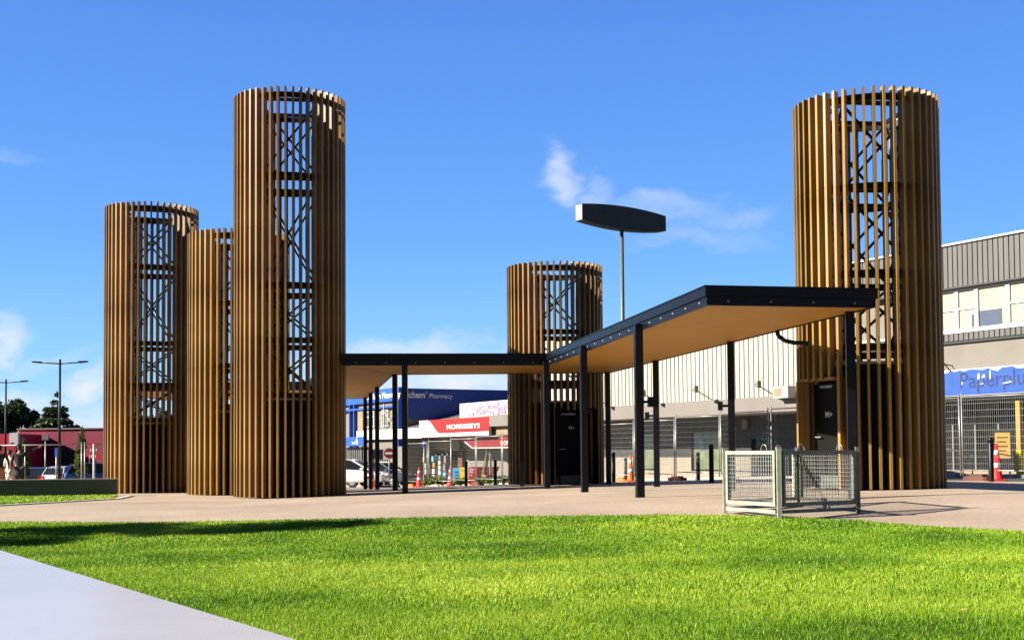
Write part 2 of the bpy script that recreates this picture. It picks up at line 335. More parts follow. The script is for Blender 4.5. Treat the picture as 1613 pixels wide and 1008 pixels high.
# ------------------------------------------------------------------ ground sheets
def sheet(name, poly, dz, m, label=None, step=1.0, kind='structure', skirt=0):
    bm = bmesh.new(); f = bm.faces.new([bm.verts.new((x, y, 0)) for x, y in poly])
    xs = [p[0] for p in poly]; ys = [p[1] for p in poly]
    cuts = [('y', k) for k in (15, 20, 22, 36, 75, 95)] + [('x', k) for k in (-6, 2, 8)]
    for ax, k in cuts:
        no = (0, 1, 0) if ax == 'y' else (1, 0, 0); co = (0, k, 0) if ax == 'y' else (k, 0, 0)
        bmesh.ops.bisect_plane(bm, geom=bm.verts[:] + bm.edges[:] + bm.faces[:], plane_co=co, plane_no=no)
    for v in bm.verts: v.co.z = G(v.co.x, v.co.y) + dz
    if skirt:
        ed = [e for e in bm.edges if e.is_boundary]
        r = bmesh.ops.extrude_edge_only(bm, edges=ed)
        for v in [g for g in r['geom'] if isinstance(g, bmesh.types.BMVert)]: v.co.z -= skirt
    me = bpy.data.meshes.new(name); bm.to_mesh(me); bm.free(); me.materials.append(m)
    o = bpy.data.objects.new(name, me); C.objects.link(o); o['kind'] = kind
    if label: o['label'] = label
    return o
# street frame: origin on the building line, x towards the right (nearer), y back from the street
SO = Vector((5.6, 56, 0)); EX = Vector((.4929, -.8701, 0)); EY = Vector((.8701, .4929, 0)); SR = math.atan2(EX.y, EX.x)
def S(x, d, z=0): p = SO + EX * x + EY * d; return Vector((p.x, p.y, z))
def lx(px, d=0):
    k = (px - 806) / 1950
    return (56 * k + EY.y * k * d - SO.x - EY.x * d) / (EX.x - EX.y * k)
def zt(px, py, d=0):                       # height above datum of a picture row at a picture column, on a street-frame plane
    x = lx(px, d); y = S(x, d).y
    return E + (713 - (px - 806) * .0075 - py) * y / 1950

sheet('ground', [(-2500, -60), (2500, -60), (2500, 3000), (-2500, 3000)], 0, M['soil'])
sheet('plaza_paving', [(-40, -10), (25, -10), tuple(S(42, -7.4).xy), tuple(S(-34, -7.4).xy), (-26, 75), (-40, 60)], .004, M['paving'])
sheet('road', [tuple(S(60, -7.3).xy), tuple(S(60, -3.6).xy), tuple(S(-60, -3.6).xy), (-60, 110), (-60, 66), (-26, 75), tuple(S(-34, -7.3).xy)], .002, M['asphalt'])
sheet('shop_footpath', [tuple(S(60, -3.6).xy), tuple(S(60, 3).xy), tuple(S(-40, 3).xy), tuple(S(-40, -3.6).xy)], .10, M['pavepale'], skirt=.1)
LAWN = [(-30, 19.5), (-12, 19.6), (-7.8, 19.3), (-3.3, 18.5), (0, 17.95), (2.9, 17.2), (4.45, 16.0), (5.7, 13.9), (6.8, 10.5), (7.6, 6), (8, 2), (-30, 2)]
sheet('lawn', LAWN, .012, M['lawn'])
LAWN2 = [(-26, 29.6), (-26, 23.5), (-10.95, 26.0), (-9.9, 30.5), (-10.6, 33.3), (-14, 32.5), (-20, 31.0)]
sheet('side_lawn', LAWN2, .012, M['lawn'])
k = MB()
kp = [(-26, 23.38), (-10.9, 25.88), (-9.72, 30.5), (-10.2, 33.1)]
for a, b in zip(kp, kp[1:]):
    k.bar((a[0], a[1], G(*a) - .02), (b[0], b[1], G(*b) - .02), .16, .10)
tag(k.build('kerb', M['kerb']), kind='structure')

# grass blades
def in_poly(px, py, poly):
    ins = np.zeros(len(px), bool); n = len(poly)
    for i in range(n):
        x0, y0 = poly[i]; x1, y1 = poly[(i + 1) % n]
        if y0 == y1: continue
        c = ((y0 > py) != (y1 > py)) & (px < (x1 - x0) * (py - y0) / (y1 - y0) + x0)
        ins ^= c
    return ins
def vnoise(x, y, s, seed):
    rs = np.random.RandomState(seed); g = rs.rand(64, 64)
    u = x * s; v = y * s; i = np.floor(u).astype(int); j = np.floor(v).astype(int); fu = u - i; fv = v - j
    fu = fu * fu * (3 - 2 * fu); fv = fv * fv * (3 - 2 * fv)
    a = g[i % 64, j % 64]; b = g[(i + 1) % 64, j % 64]; c = g[i % 64, (j + 1) % 64]; d = g[(i + 1) % 64, (j + 1) % 64]
    return (a * (1 - fu) + b * fu) * (1 - fv) + (c * (1 - fu) + d * fu) * fv
def grass(name, poly, bands, seed, label):
    rs = np.random.RandomState(seed); X = []; Y = []; Wd = []; H = []
    for (y0, y1, dens, w, h) in bands:
        x0 = max(min(p[0] for p in poly), -.47 * y1 - 1.2); x1 = min(max(p[0] for p in poly), .47 * y1 + 1.2)
        n = int((x1 - x0) * (y1 - y0) * dens); x = rs.uniform(x0, x1, n); y = rs.uniform(y0, y1, n)
        k = in_poly(x, y, poly) & (np.abs(x) < .47 * y + 1.2); X.append(x[k]); Y.append(y[k]); Wd.append(np.full(k.sum(), w)); H.append(np.full(k.sum(), h))
    x = np.concatenate(X); y = np.concatenate(Y); w = np.concatenate(Wd); h = np.concatenate(H); n = len(x)
    z = np.array([G(a, b) for a, b in zip(x, y)]) + .008
    clump = vnoise(x, y, 2.2, 1) * .5 + vnoise(x, y, 7.0, 2) * .5
    patch = vnoise(x, y, .45, 3) * .55 + vnoise(x, y, 1.3, 4) * .45
    h = h * (.45 + .55 * clump + .55 * rs.rand(n)); w = w * rs.uniform(.7, 1.3, n)
    a = rs.uniform(0, 2 * np.pi, n); dx = np.cos(a) * w / 2; dy = np.sin(a) * w / 2
    la = rs.uniform(0, 2 * np.pi, n); ll = h * rs.uniform(.05, .6, n); ox = np.cos(la) * ll; oy = np.sin(la) * ll
    V = np.empty((n, 5, 3), np.float32)
    V[:, 0] = np.stack([x - dx, y - dy, z], 1); V[:, 1] = np.stack([x + dx, y + dy, z], 1)
    mx, my, mz = x + ox * .35, y + oy * .35, z + h * .6
    V[:, 2] = np.stack([mx + dx * .8, my + dy * .8, mz], 1); V[:, 3] = np.stack([mx - dx * .8, my - dy * .8, mz], 1)
    V[:, 4] = np.stack([x + ox, y + oy, z + h * .96], 1)
    b = (np.arange(n) * 5)[:, None]
    loops = np.concatenate([b + 0, b + 1, b + 2, b + 3, b + 3, b + 2, b + 4], 1).astype(np.int32).ravel()
    starts = np.stack([np.arange(n) * 7, np.arange(n) * 7 + 4], 1).ravel().astype(np.int32)
    me = bpy.data.meshes.new(name); me.vertices.add(n * 5); me.vertices.foreach_set('co', V.ravel())
    me.loops.add(len(loops)); me.loops.foreach_set('vertex_index', loops)
    me.polygons.add(2 * n); me.polygons.foreach_set('loop_start', starts); me.update(calc_edges=True)
    t = np.clip(.0 + .85 * patch + .50 * (rs.rand(n) - .45) + .14 * clump, 0, 1); t[rs.rand(n) < .035] = 1
    add_tint(me, np.repeat(t, 5)); me.materials.append(M['blade'])
    o = bpy.data.objects.new(name, me); C.objects.link(o); tag(o, label, 'grass', kind='stuff')
grass('grass', LAWN, [(4.6, 8.5, 9500, .0036, .036), (8.5, 12, 6000, .0052, .037), (12, 15.5, 3600, .0075, .038), (15.5, 20, 2400, .0105, .040)], 11, 'bright green mown grass of the lawn across the foreground')
grass('grass', LAWN2, [(23, 28.5, 700, .02, .055), (28.5, 35, 450, .028, .055)], 12, 'bright green grass below the low dark retaining wall')

def litter():
    rs = np.random.RandomState(5); b = MB(); k = 0
    while k < 60:
        y = rs.uniform(6, 18); x = rs.uniform(-.42, .42) * y
        if not in_poly(np.array([x]), np.array([y]), LAWN)[0]: continue
        k += 1; a = rs.uniform(0, 6.28); s = rs.uniform(.012, .03); z = G(x, y) + rs.uniform(.03, .045); c, d = math.cos(a) * s, math.sin(a) * s; t = rs.uniform(-.01, .012)
        b.quad((x - c, y - d, z), (x + d * .5, y - c * .5, z + t), (x + c, y + d, z + .006), (x - d * .5, y + c * .5, z - t))
    o = b.build('fallen_leaves', mat('dry_leaf', (.28, .13, .03), .7, col2=(.45, .28, .07), vscale=.7)); tag(o, 'scattered dry fallen leaves on the lawn', 'leaves', kind='stuff')
litter()
# ------------------------------------------------------------------ slatted towers
NS = 46
def tower(name, x, y, base_e, H, label, levels, smat, yaw=0, door=None, core=2.4, joints=(3.2,), lat_yaw=0, low=None):
    g = G(x, y); z0 = g
    t = thing(name, label, 'slatted tower', (x, y, z0), 0, 'slatted cylindrical towers')
    def slat_mesh(zb):
        b = MB(); zs = [zb] + [j for j in joints if j > zb] + [H]
        for a, c in zip(zs, zs[1:]):
            b.box(1.225, 1.40, -.025, .025, a + (.003 if a > zb else 0), c - (.003 if c < H else 0))
            if c < H: b.box(1.235, 1.39, -.018, .018, c - .01, c + .01)
        return b.mesh('slat', M[smat])
    full = slat_mesh(.03); short = slat_mesh(door[3]) if door else None
    for i in range(NS):
        a = 2 * math.pi * i / NS + yaw
        me = full
        if door:
            da = (a - door[0] + math.pi) % (2 * math.pi) - math.pi
            if abs(da) < door[1]: me = short
        part('slat', me, t, (0, 0, 0), a)
    # ring beams, posts, cross braces
    for z in levels:
        MB().ring(1.15, 1.223, z - .062, z + .062).build('ring_beam', M['steel'], t)
    r = 1.02; cs = [(r * math.cos(lat_yaw + math.pi / 4 + k * math.pi / 2), r * math.sin(lat_yaw + math.pi / 4 + k * math.pi / 2)) for k in range(4)]
    for c in cs: MB().bar((c[0], c[1], 0.02), (c[0], c[1], levels[0] - .05), .09, .09, (1, 0, 0)).build('post', M['steel'], t)
    lv = sorted(levels)
    for k in range(4):
        p, q = cs[k], cs[(k + 1) % 4]
        for z in lv[1:] if lv[0] < core else lv: MB().bar((p[0], p[1], z), (q[0], q[1], z), .05, .08).build('cross_beam', M['steel'], t)
        for a, b in zip(lv, lv[1:]):
            if b - a < .8: continue
            m_ = MB(); nx = Vector(((p[0] + q[0]), (p[1] + q[1]), 0)).normalized() * .02
            m_.bar(Vector((p[0], p[1], a + .06)) + nx, Vector((q[0], q[1], b - .06)) + nx, .045, .045)
            m_.bar(Vector((p[0], p[1], b - .06)) - nx, Vector((q[0], q[1], a + .06)) - nx, .045, .045)
            m_.build('cross_brace', M['steel'], t)
    # closed cubicle inside
    cb = MB(); n = 24; pts = [(.93 * math.cos(2 * math.pi * i / n), .93 * math.sin(2 * math.pi * i / n)) for i in range(n)]
    cb.prism(pts, .02, core - .06); cb.build('cubicle', M['cubicle'], t)
    MB().prism([(p[0] * 1.06, p[1] * 1.06) for p in pts], core - .055, core).build('cubicle_roof', M['roofrim'], t)
    if door:
        a, hw, side, dh = door
        fr = MB(rz=a)      # portal: x outward
        w = 1.40 * math.sin(hw) + .06
        (fr.box(1.03, 1.405, -w - .03, -w + .01, 0.01, dh) if side != 'slat' else fr.box(1.27, 1.405, -w - .04, -w + .01, 0.01, dh)); (fr.box(1.03, 1.405, w - .01, w + .03, 0.01, dh) if side != 'slat' else fr.box(1.03, 1.12, w - .01, w + .03, 0.01, dh)); fr.box(1.03, 1.35, -w - .03, w + .03, dh + .002, dh + .05)
        fr.build('door_portal', M[side], t)
        dr = MB(rz=a); dr.box(.96, 1.02, -w + .03, w - .03, .03, dh - .05); d = dr.build('door', M['cubicle'], t)
        MB(rz=a).tube((1.02, -w * .72, 1.02), (1.09, -w * .72, 1.02), .012).bar((1.085, -w * .72, 1.02), (1.085, -w * .40, 1.02), .02, .02).build('handle', M['galv'], d)
        MB(rz=a).box(1.021, 1.026, -w * .6, w * .6, .04, .28).build('kick_plate', M['galvdark'], d)
        MB(rz=a).box(1.021, 1.030, -w * .55, w * .2, dh - .13, dh - .08).build('door_closer', M['galv'], d)
    return t
T2 = tower('slatted_tower', -5.6, 31.2, 0, 10.03, 'tallest brown slatted cylinder, in front of the black canopy on the left', [9.88, 7.9, 5.2, 3.85, 2.5], 'slat', yaw=.03, joints=(3.9, 6.6), core=2.45, lat_yaw=.15)
T1 = tower('slatted_tower', -11.08, 38.0, 0, 8.72, 'leftmost brown slatted cylinder behind the end of the grey retaining wall', [8.57, 6.8, 4.5, 3.25, 2.2], 'slat', yaw=.06, joints=(3.25, 5.9), core=2.15, lat_yaw=.3)
T3 = tower('slatted_tower', -7.62, 34.5, 0, 7.2, 'brown slatted cylinder squeezed between the leftmost and the tallest one', [7.05, 5.2, 3.5, 2.4], 'slat2', yaw=.0, joints=(3.45,), core=2.3, lat_yaw=.25)
T5 = tower('slatted_tower', 1.27, 36.1, 0, 6.33, 'shortest brown slatted cylinder, standing behind the bend of the black canopy, with a door', [6.18, 4.35, 2.9], 'slat', yaw=.02, door=(R(-90 + 24), .40, 'cubicle', 2.12), joints=(3.1,), core=2.4, lat_yaw=.0)
T4 = tower('slatted_tower', 7.06, 24.4, 0, 7.60, 'widest looking brown slatted cylinder behind the white meshed pen at the right', [7.45, 5.75, 4.1, 2.7], 'slat2', yaw=.05, door=(R(-90 - 16 - 48), .30, 'slat', 2.1), joints=(3.85, 5.75), core=2.45, lat_yaw=.12)
def text(body, size, parent, loc, rot, m, name='lettering', ext=.006, font=None, ax=1.0, align='CENTER', bold=0):
    cu = bpy.data.curves.new(name, 'FONT'); cu.body = body; cu.size = size; cu.extrude = ext; cu.align_x = align; cu.align_y = 'CENTER'; cu.offset = bold
    tmp = bpy.data.objects.new('tmp', cu); C.objects.link(tmp); bpy.context.view_layer.update()
    me = bpy.data.meshes.new_from_object(tmp); bpy.data.objects.remove(tmp); me.name = name
    if not me.materials: me.materials.append(m)
    else: me.materials[0] = m
    o = bpy.data.objects.new(name, me); C.objects.link(o); o.location = loc; o.rotation_euler = rot; o.scale = (ax, 1, 1)
    if parent: o.parent = parent
    return o
# the mark on the short tower's door
dsg = [c for c in T5.children if c.name.startswith('door') and 'portal' not in c.name][0]
a = R(-90 + 24)
text('M+', .13, dsg, (1.032 * math.cos(a), 1.032 * math.sin(a), 1.62), (R(90), 0, a + R(90)), M['white'], bold=.002)
dsg = [c for c in T4.children if c.name.startswith('door') and 'portal' not in c.name][0]
a = R(-90 - 64)
text('M+', .16, dsg, (1.032 * math.cos(a), 1.032 * math.sin(a), 1.45), (R(90), 0, a + R(90)), M['white'], bold=.002)

# ------------------------------------------------------------------ canopy
ZS = E + 2.2; ZT = E + 2.5
cp = thing('walkway_canopy', 'zigzag flat walkway canopy with black fascia, golden plywood underside and thin black columns', 'canopy', (0, 30, G(0, 30)))
co_ = (0, -30, -G(0, 30))
OUT = [(2.95, 18.6), (5.64, 19.1), (2.73, 34.6), (-3.3, 34.6), (-5.8, 49.5), (-14, 49.5), (-14, 42.5), (-7.0, 42.5), (-4.9, 33.6), (-4.25, 30.75), (.9, 31.2)]
def inset(poly, d):
    n = len(poly); res = []
    for i in range(n):
        a, b, c = Vector(poly[i - 1]), Vector(poly[i]), Vector(poly[(i + 1) % n])
        d1 = (b - a).normalized(); d2 = (c - b).normalized(); n1 = Vector((-d1.y, d1.x)); n2 = Vector((-d2.y, d2.x))
        k = (n1 + n2); k = k / (k.length_squared / 2) if k.length > 1e-3 else n1
        res.append(tuple(b + k * d))
    return res
def slab(poly, z0, z1, name, m, parent=cp):
    b = MB(co_); b.prism(poly, z0, z1); return b.build(name, m, parent)
IN = inset(OUT, .05)
slab(IN, ZS + .015, ZS + .035, 'soffit', M['soffit'])
slab(inset(OUT, .051), ZS + .04, ZT - .035, 'roof_deck', M['steel'])
n = len(OUT)
OB = inset(OUT, -.03)
for i in range(n):
    a, b = OUT[i], OUT[(i + 1) % n]; ai, bi = IN[i], IN[(i + 1) % n]; ao, bo = OB[i], OB[(i + 1) % n]
    m_ = MB(co_)
    m_.prism([a, b, bi, ai], ZS, ZS + .135)
    m_.prism([ao, bo, bi, ai], ZS + .138, ZT - .02)
    mid = lambda p, q: ((p[0] + q[0]) / 2, (p[1] + q[1]) / 2)
    f = m_.build('fascia', M['blackpaint'], cp)
    m2 = MB(co_); OC = inset(OUT, -.045); m2.prism([OC[i], OC[(i + 1) % n], bi, ai], ZT - .018, ZT); m2.build('capping', M['blackpaint'], f)
    # bolts
    L_ = (Vector(b) - Vector(a)); ln = L_.length; d = L_.normalized(); nn = Vector((d.y, -d.x))
    if i in (0, 9, 10):
        cnt = int(ln / (.55 if i == 0 else .70)); me = None
        for k_ in range(cnt):
            p = Vector(a) + d * (ln * (k_ + .5) / cnt)
            if me is None: me = MB().lathe([(.0001, .014), (.012, .010), (.018, .0), (.018, -.004)], 8).mesh('bolt', M['galv'])
            o = part('bolt', me, f, (p.x + nn.x * .002, p.y - 30 + nn.y * .002, ZS + .07 - G(0, 30)))
            o.rotation_euler = (R(90), 0, math.atan2(d.y, d.x))
for (a, b) in (((-3.3, 34.6), (-4.25, 30.75)), ((2.73, 34.6), (.9, 31.2)), ((-5.3, 42.5), (-7.0, 42.5))):
    MB(co_).bar((a[0] * .99 + b[0] * .01, a[1] * .99 + b[1] * .01, ZS + .012), (b[0], b[1], ZS + .012), .02, .008).build('seam_strip', M['tan'], cp)
def column(x, y, top=ZS, w=.14, rz=0, light=None):
    m_ = MB((x, y - 30, -G(0, 30)), rz); m_.box(-w / 2, w / 2, -w / 2, w / 2, G(x, y) - .02, top)
    m_.box(-w / 2 - .002, w / 2 + .002, -w / 2 - .002, w / 2 + .002, G(x, y) + .004, G(x, y) + .05)
    c = m_.build('column', M['blackpaint'], cp)
    if light:
        l = MB((x, y - 30, -G(0, 30)), rz); s, h = light; z = G(x, y) + h
        l.bar((s * w / 2, 0, z), (s * (w / 2 + .11), 0, z), .05, .05); l.box(*(sorted((s * (w / 2 + .10), s * (w / 2 + .20)))), -.06, .06, z - .09, z + .09)
        l.build('spotlight', M['blackpaint'], c)
def on(a, b, y): t = (y - a[1]) / (b[1] - a[1]); return a[0] + (b[0] - a[0]) * t
ra = math.atan2(18.6 - 31.2, 2.95 - .9)
for y, lt in ((22.3, (1, 1.72)), (26.8, None), (31.05, None)):
    column(on(OUT[10], OUT[0], y) - .06, y - .02, ZS + .10, .14, 0.16, lt)
for y, lt in ((19.75, None), (25.0, (-1, 1.72)), (30.0, (-1, 1.72)), (34.4, None)):
    column(on(OUT[1], OUT[2], y) - .10, y, ZS + .01, .14, -.18, lt)
column(W(637, 30.8), 30.82, ZS + .10); column(W(821, 34.45), 34.45, ZS + .01, .12)
column(W(621.5, 34.7), 34.7, ZS + .01, .14)
for y, lt in ((41, (-1, 1.62)), (45, None), (49, None)): column(on(OUT[3], OUT[4], y) + (-.10), y, ZS + .01, .14, .17, lt)
for x in (-8.2, -11.5): column(x, 49.2, ZS + .01)
# rainwater pipe from the canopy edge to the right tower
dp = MB(co_); px_, py_ = on(OUT[1], OUT[2], 22.6), 22.6
pts = [Vector((px_ - .12 + 1.0 * 0, py_, ZS - .0)), Vector((px_ - .10, py_, ZS - .10)), Vector((px_ + .02, py_, ZS - .19)), Vector((px_ + .2, py_, ZS - .23)), Vector((px_ + .45, py_, ZS - .24))]
dp.path(pts, .042, 10); dp.build('rainwater_pipe', M['blackpaint'], cp)

# ------------------------------------------------------------------ meshed pen on the lawn edge
def pen():
    P = [(3.52, 16.4), (3.01, 17.6), (4.28, 18.6), (4.80, 17.25)]
    g = G(3.9, 17.4)
    t = thing('mesh_pen', 'small square pen of four framed wire mesh panels at the edge of the lawn', 'pen', (3.9, 17.4, g))
    t.location = (3.9, 17.4, g)
    off = (-3.9, -17.4, -g)
    for (x, y) in P:
        m_ = MB(off); m_.bar((x, y, G(x, y) - .02), (x, y, g + .92), .052, .052, (1, 0, 0)); m_.box(x - .03, x + .03, y - .03, y + .03, g + .921, g + .932)
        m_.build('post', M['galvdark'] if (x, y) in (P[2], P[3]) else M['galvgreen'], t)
    for i in range(4):
        a = Vector((*P[i], 0)); b = Vector((*P[(i + 1) % 4], 0)); d = (b - a).normalized(); a2 = a + d * .06; b2 = b - d * .06
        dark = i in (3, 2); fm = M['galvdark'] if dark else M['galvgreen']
        z0, z1 = g + .17, g + .86
        e = thing_part = MB(off)
        e.bar(a2 + Vector((0, 0, z1)), b2 + Vector((0, 0, z1)), .045, .05); e.bar(a2 + Vector((0, 0, z0)), b2 + Vector((0, 0, z0)), .045, .05)
        for q, sg in ((a2, 1), (b2, -1)): e.bar(q + d * sg * .024 + Vector((0, 0, z0 + .026)), q + d * sg * .024 + Vector((0, 0, z1 - .026)), .045, .045, d)
        fr = e.build('panel_frame', fm, t)
        w_ = MB(off); L_ = (b2 - a2).length - .1; nvert = int(L_ / .055); nh = 12
        for k_ in range(1, nvert):
            q = a2 + d * (.05 + L_ * k_ / nvert); w_.bar(q + Vector((0, 0, z0 + .02)), q + Vector((0, 0, z1 - .02)), .005, .005, d)
        for k_ in range(1, nh):
            z = z0 + (z1 - z0) * k_ / nh; w_.bar(a2 + Vector((0, 0, z)), b2 + Vector((0, 0, z)), .005, .005)
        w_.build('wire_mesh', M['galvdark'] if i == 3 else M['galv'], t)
        r_ = MB(off); r_.bar(a2 + Vector((0, 0, g + .075)), b2 + Vector((0, 0, g + .075)), .045, .045); r_.build('bottom_rail', fm, t)
        # loop handle
        h = MB(off); q = a2 + d * (L_ * (.25 if i == 0 else .8)); h.path([q + d * (.07 * math.cos(s)) + Vector((0, 0, z1 + .02 + .09 * math.sin(s))) for s in [math.pi * j / 8 for j in range(9)]], .006, 6)
        h.build('handle', M['galv'], t)
pen()

# ------------------------------------------------------------------ smooth slab in the near corner (a low bench block)
A, B = Vector((-.18, 2.76)), Vector((-4.2, 8.88)); d = (B - A).normalized(); nn = Vector((d.y * -1, d.x)); nn = nn if nn.x < 0 else -nn
bp = [A, B, B + nn * 1.25, A + nn * 1.25]
gz = G(-2, 5)
bl = MB((0, 0, 0)); bl.prism([(p.x + 2, p.y - 5) for p in bp], .36, .49 + 0.008)
bt = thing('concrete_bench', 'smooth pale concrete bench block in the bottom left corner', 'bench', (-2, 5, gz))
bt.location = (-2, 5, gz)
top = .50 - .0
m_ = MB(); zz = (E - .5) - gz; m_.prism([(p.x + 2, p.y - 5) for p in bp], zz - .12, zz)
so = m_.build('seat_slab', M['stone'], bt)
bv = so.modifiers.new('bevel', 'BEVEL'); bv.width = .006; bv.segments = 2
q = inset([(p.x + 2, p.y - 5) for p in (bp if (bp[1] - bp[0]).cross(bp[2] - bp[1]) > 0 else bp[::-1])], .12)
m_ = MB(); m_.prism(q, -.02, zz - .122); m_.build('plinth', M['concwall'], bt)

# ------------------------------------------------------------------ retaining wall on the left
ra_ = Vector((-10.65, 33.35)); d = Vector((-.985, -.0)).normalized(); d = Vector((-.97, -.24))
w0 = ra_; w1 = ra_ + d * 16
nn = Vector((-.24, .97)).normalized() * .28
rw = thing('retaining_wall', 'low dark concrete retaining wall with pale coping beside the grass on the left', 'wall', (w0.x, w0.y, G(*w0)))
zt_ = E - .61
of = (-w0.x, -w0.y, -G(*w0))
m_ = MB(of); m_.prism([tuple(w1), tuple(w0), tuple(w0 + nn), tuple(w1 + nn)], G(*w0) - .3, zt_ - .03); m_.build('wall_body', M['retain'], rw)
m_ = MB(of); e = d * -.015; m_.prism([tuple(w1 - nn * .05), tuple(w0 - nn * .05 + e), tuple(w0 + nn * 1.05 + e), tuple(w1 + nn * 1.05)], zt_ - .028, zt_); m_.build('coping', M['coping'], rw)
# ------------------------------------------------------------------ the street behind
def bld(name, label, cat, xc, d=0, group=None):
    p = S(xc, d); g = G(p.x, p.y)
    return thing(name, label, cat, (p.x, p.y, g), SR, group), (-xc, 0, -g)
def ribs(b, x0, x1, y, z0, z1, pitch, dep, fr=.62):
    n = max(1, round((x1 - x0) / pitch)); p = (x1 - x0) / n
    pr = []
    for i in range(n):
        a = x0 + i * p; pr += [(a, y), (a + fr * p, y), (a + (fr + .06) * p, y + dep), (a + .94 * p, y + dep)]
    pr.append((x1, y))
    for (xa, ya), (xb, yb) in zip(pr, pr[1:]): b.quad((xa, ya, z0), (xb, yb, z0), (xb, yb, z1), (xa, ya, z1))
    b.box(x0, x1, y + dep + .005, y + dep + .08, z0, z1)
def win(parent, off, x0, x1, z0, z1, y, fm, pm, t=.06, mull=(), trans=(), dep=.08):
    f = MB(off); f.box(x0, x0 + t, y, y + dep, z0, z1); f.box(x1 - t, x1, y, y + dep, z0, z1); f.box(x0 + t, x1 - t, y, y + dep, z0, z0 + t); f.box(x0 + t, x1 - t, y, y + dep, z1 - t, z1)
    for q in mull: f.box(q - t / 2, q + t / 2, y + .004, y + dep - .004, z0 + t, z1 - t)
    for q in trans: f.box(x0 + t, x1 - t, y + .008, y + dep - .008, q - t / 2, q + t / 2)
    fo = f.build('window', M[fm], parent)
    MB(off).box(x0 + t, x1 - t, y + dep * .5, y + dep * .5 + .012, z0 + t, z1 - t).build('pane', M[pm], fo)
    return fo
# --- cream clad shop in the middle
xa, xb = lx(846), lx(1296)
zf0, zf1, ztop = zt(1100, 655), zt(1100, 632), E + 5.67
xc = (xa + xb) / 2; r, off = bld('shop_building', 'two storey shop clad in cream ribbed sheet above a beige awning, behind the canopy', 'shop', xc)
g = -off[2]
b = MB(off); ribs(b, xa, xb, -.02, zf1 + .002, ztop - .12, .286, .05); b.build('ribbed_cladding', M['cream'], r)
b = MB(off); b.box(xa - .02, xb + .02, -.08, .25, ztop - .118, ztop); b.build('parapet_flashing', M['white'], r)
b = MB(off); b.box(xa + .01, xb - .01, .15, 12, zf1 - .5, ztop - .13); b.box(xa + .01, xb - .01, 2.62, 12, g - .3, zf1 - .501); b.build('wall', M['render'], r)
b = MB(off); b.box(xa, xb, -.32, -.03, zf0, zf1); b.build('awning_fascia', M['greige'], r)
b = MB(off); b.box(xa, xb, -.03, 2.4, zf0 + .02, zf0 + .08); b.build('awning_soffit', M['tan'], r)
D2 = 2.4
X = lambda px: lx(px, D2)
zA = zt(1060, 720, D2)
b = MB(off); segs = [(xa, X(998)), (X(1037), X(1088)), (X(1136), X(1182))]
for (p, q) in segs: b.box(p, q, D2, D2 + .2, zA, zf0 + .02)
zw0, zw1 = zt(1060, 741, D2), zt(1060, 680, D2)
for (p, q) in ((X(998), X(1037)), (X(1088), X(1136))): b.box(p, q, D2, D2 + .2, zw1, zf0 + .02)
b.box(X(1182), X(1250), D2, D2 + .2, zt(1215, 690, D2), zf0 + .02); b.box(X(1250), xb, D2, D2 + .2, g, zf0 + .02)
b.build('upper_front', M['darkgrey'], r)
b = MB(off)
for (p, q) in segs: b.box(p, q, D2 - .03, D2 + .2, g - .2, zA - .002)
for (p, q) in ((X(998), X(1037)), (X(1088), X(1136))): b.box(p, q, D2 - .03, D2 + .2, g - .2, zw0 - .002)
b.build('block_dado', M['block'], r)
win(r, off, X(998), X(1037), zw0, zw1, D2 + .02, 'steel', 'glassgreen', .07, mull=(X(1004),))
win(r, off, X(1088), X(1136), zw0, zw1, D2 + .02, 'steel', 'glassgreen', .07)
b = MB(off); b.quad((X(1096), D2 + .05, zt(1100, 692, D2)), (X(1105), D2 + .05, zt(1100, 691, D2)), (X(1108), D2 + .05, zt(1100, 710, D2)), (X(1100), D2 + .05, zt(1100, 710, D2)))
b.build('notice', M['cargrey'], r)
b = MB(off); b.box(X(1182), X(1250), D2 + .12, D2 + .16, g, zt(1215, 690, D2)); b.build('entrance_glazing', M['glassdark'], r)
b = MB(off); b.box(X(1171), X(1179), D2 - .12, D2 - .005, zt(1175, 675, D2), zt(1175, 661, D2)); b.build('meter_box', M['greige'], r)
zs = [zt(955, 660), zt(1100, 655)]
for k_, (px0, py0, px1, py1) in enumerate([(957, 641, 975, 629), (1035, 636, 1054, 624), (1118, 632, 1140, 617), (1217, 627, 1238, 612)]):
    b = MB(off); x0 = lx(px0, -.3); x1 = x0 + .35
    b.bar((x0, -.15, zf1), (x0 + .10, -1.15, zf1 + .42), .035, .035); h = b.build('floodlight', M['tan'], r)
    q = MB(off); q.yprism([(x0 + .02, zf1 + .36), (x0 + .30, zf1 + .28), (x0 + .30, zf1 + .56)], -1.30, -1.12); q.build('lamp_head', M['greige'], h)
b = MB(off); b.box(lx(1226, -.5), lx(1249, -.5), -.75, -.35, zf1 - .12, zf1 + .32); ac = b.build('air_conditioner', M['offwhite'], r)
b = MB(off); b.box(lx(1226, -.5) + .06, lx(1249, -.5) - .35, -.765, -.752, zf1 - .05, zf1 + .25); b.build('grille', M['tan'], ac)
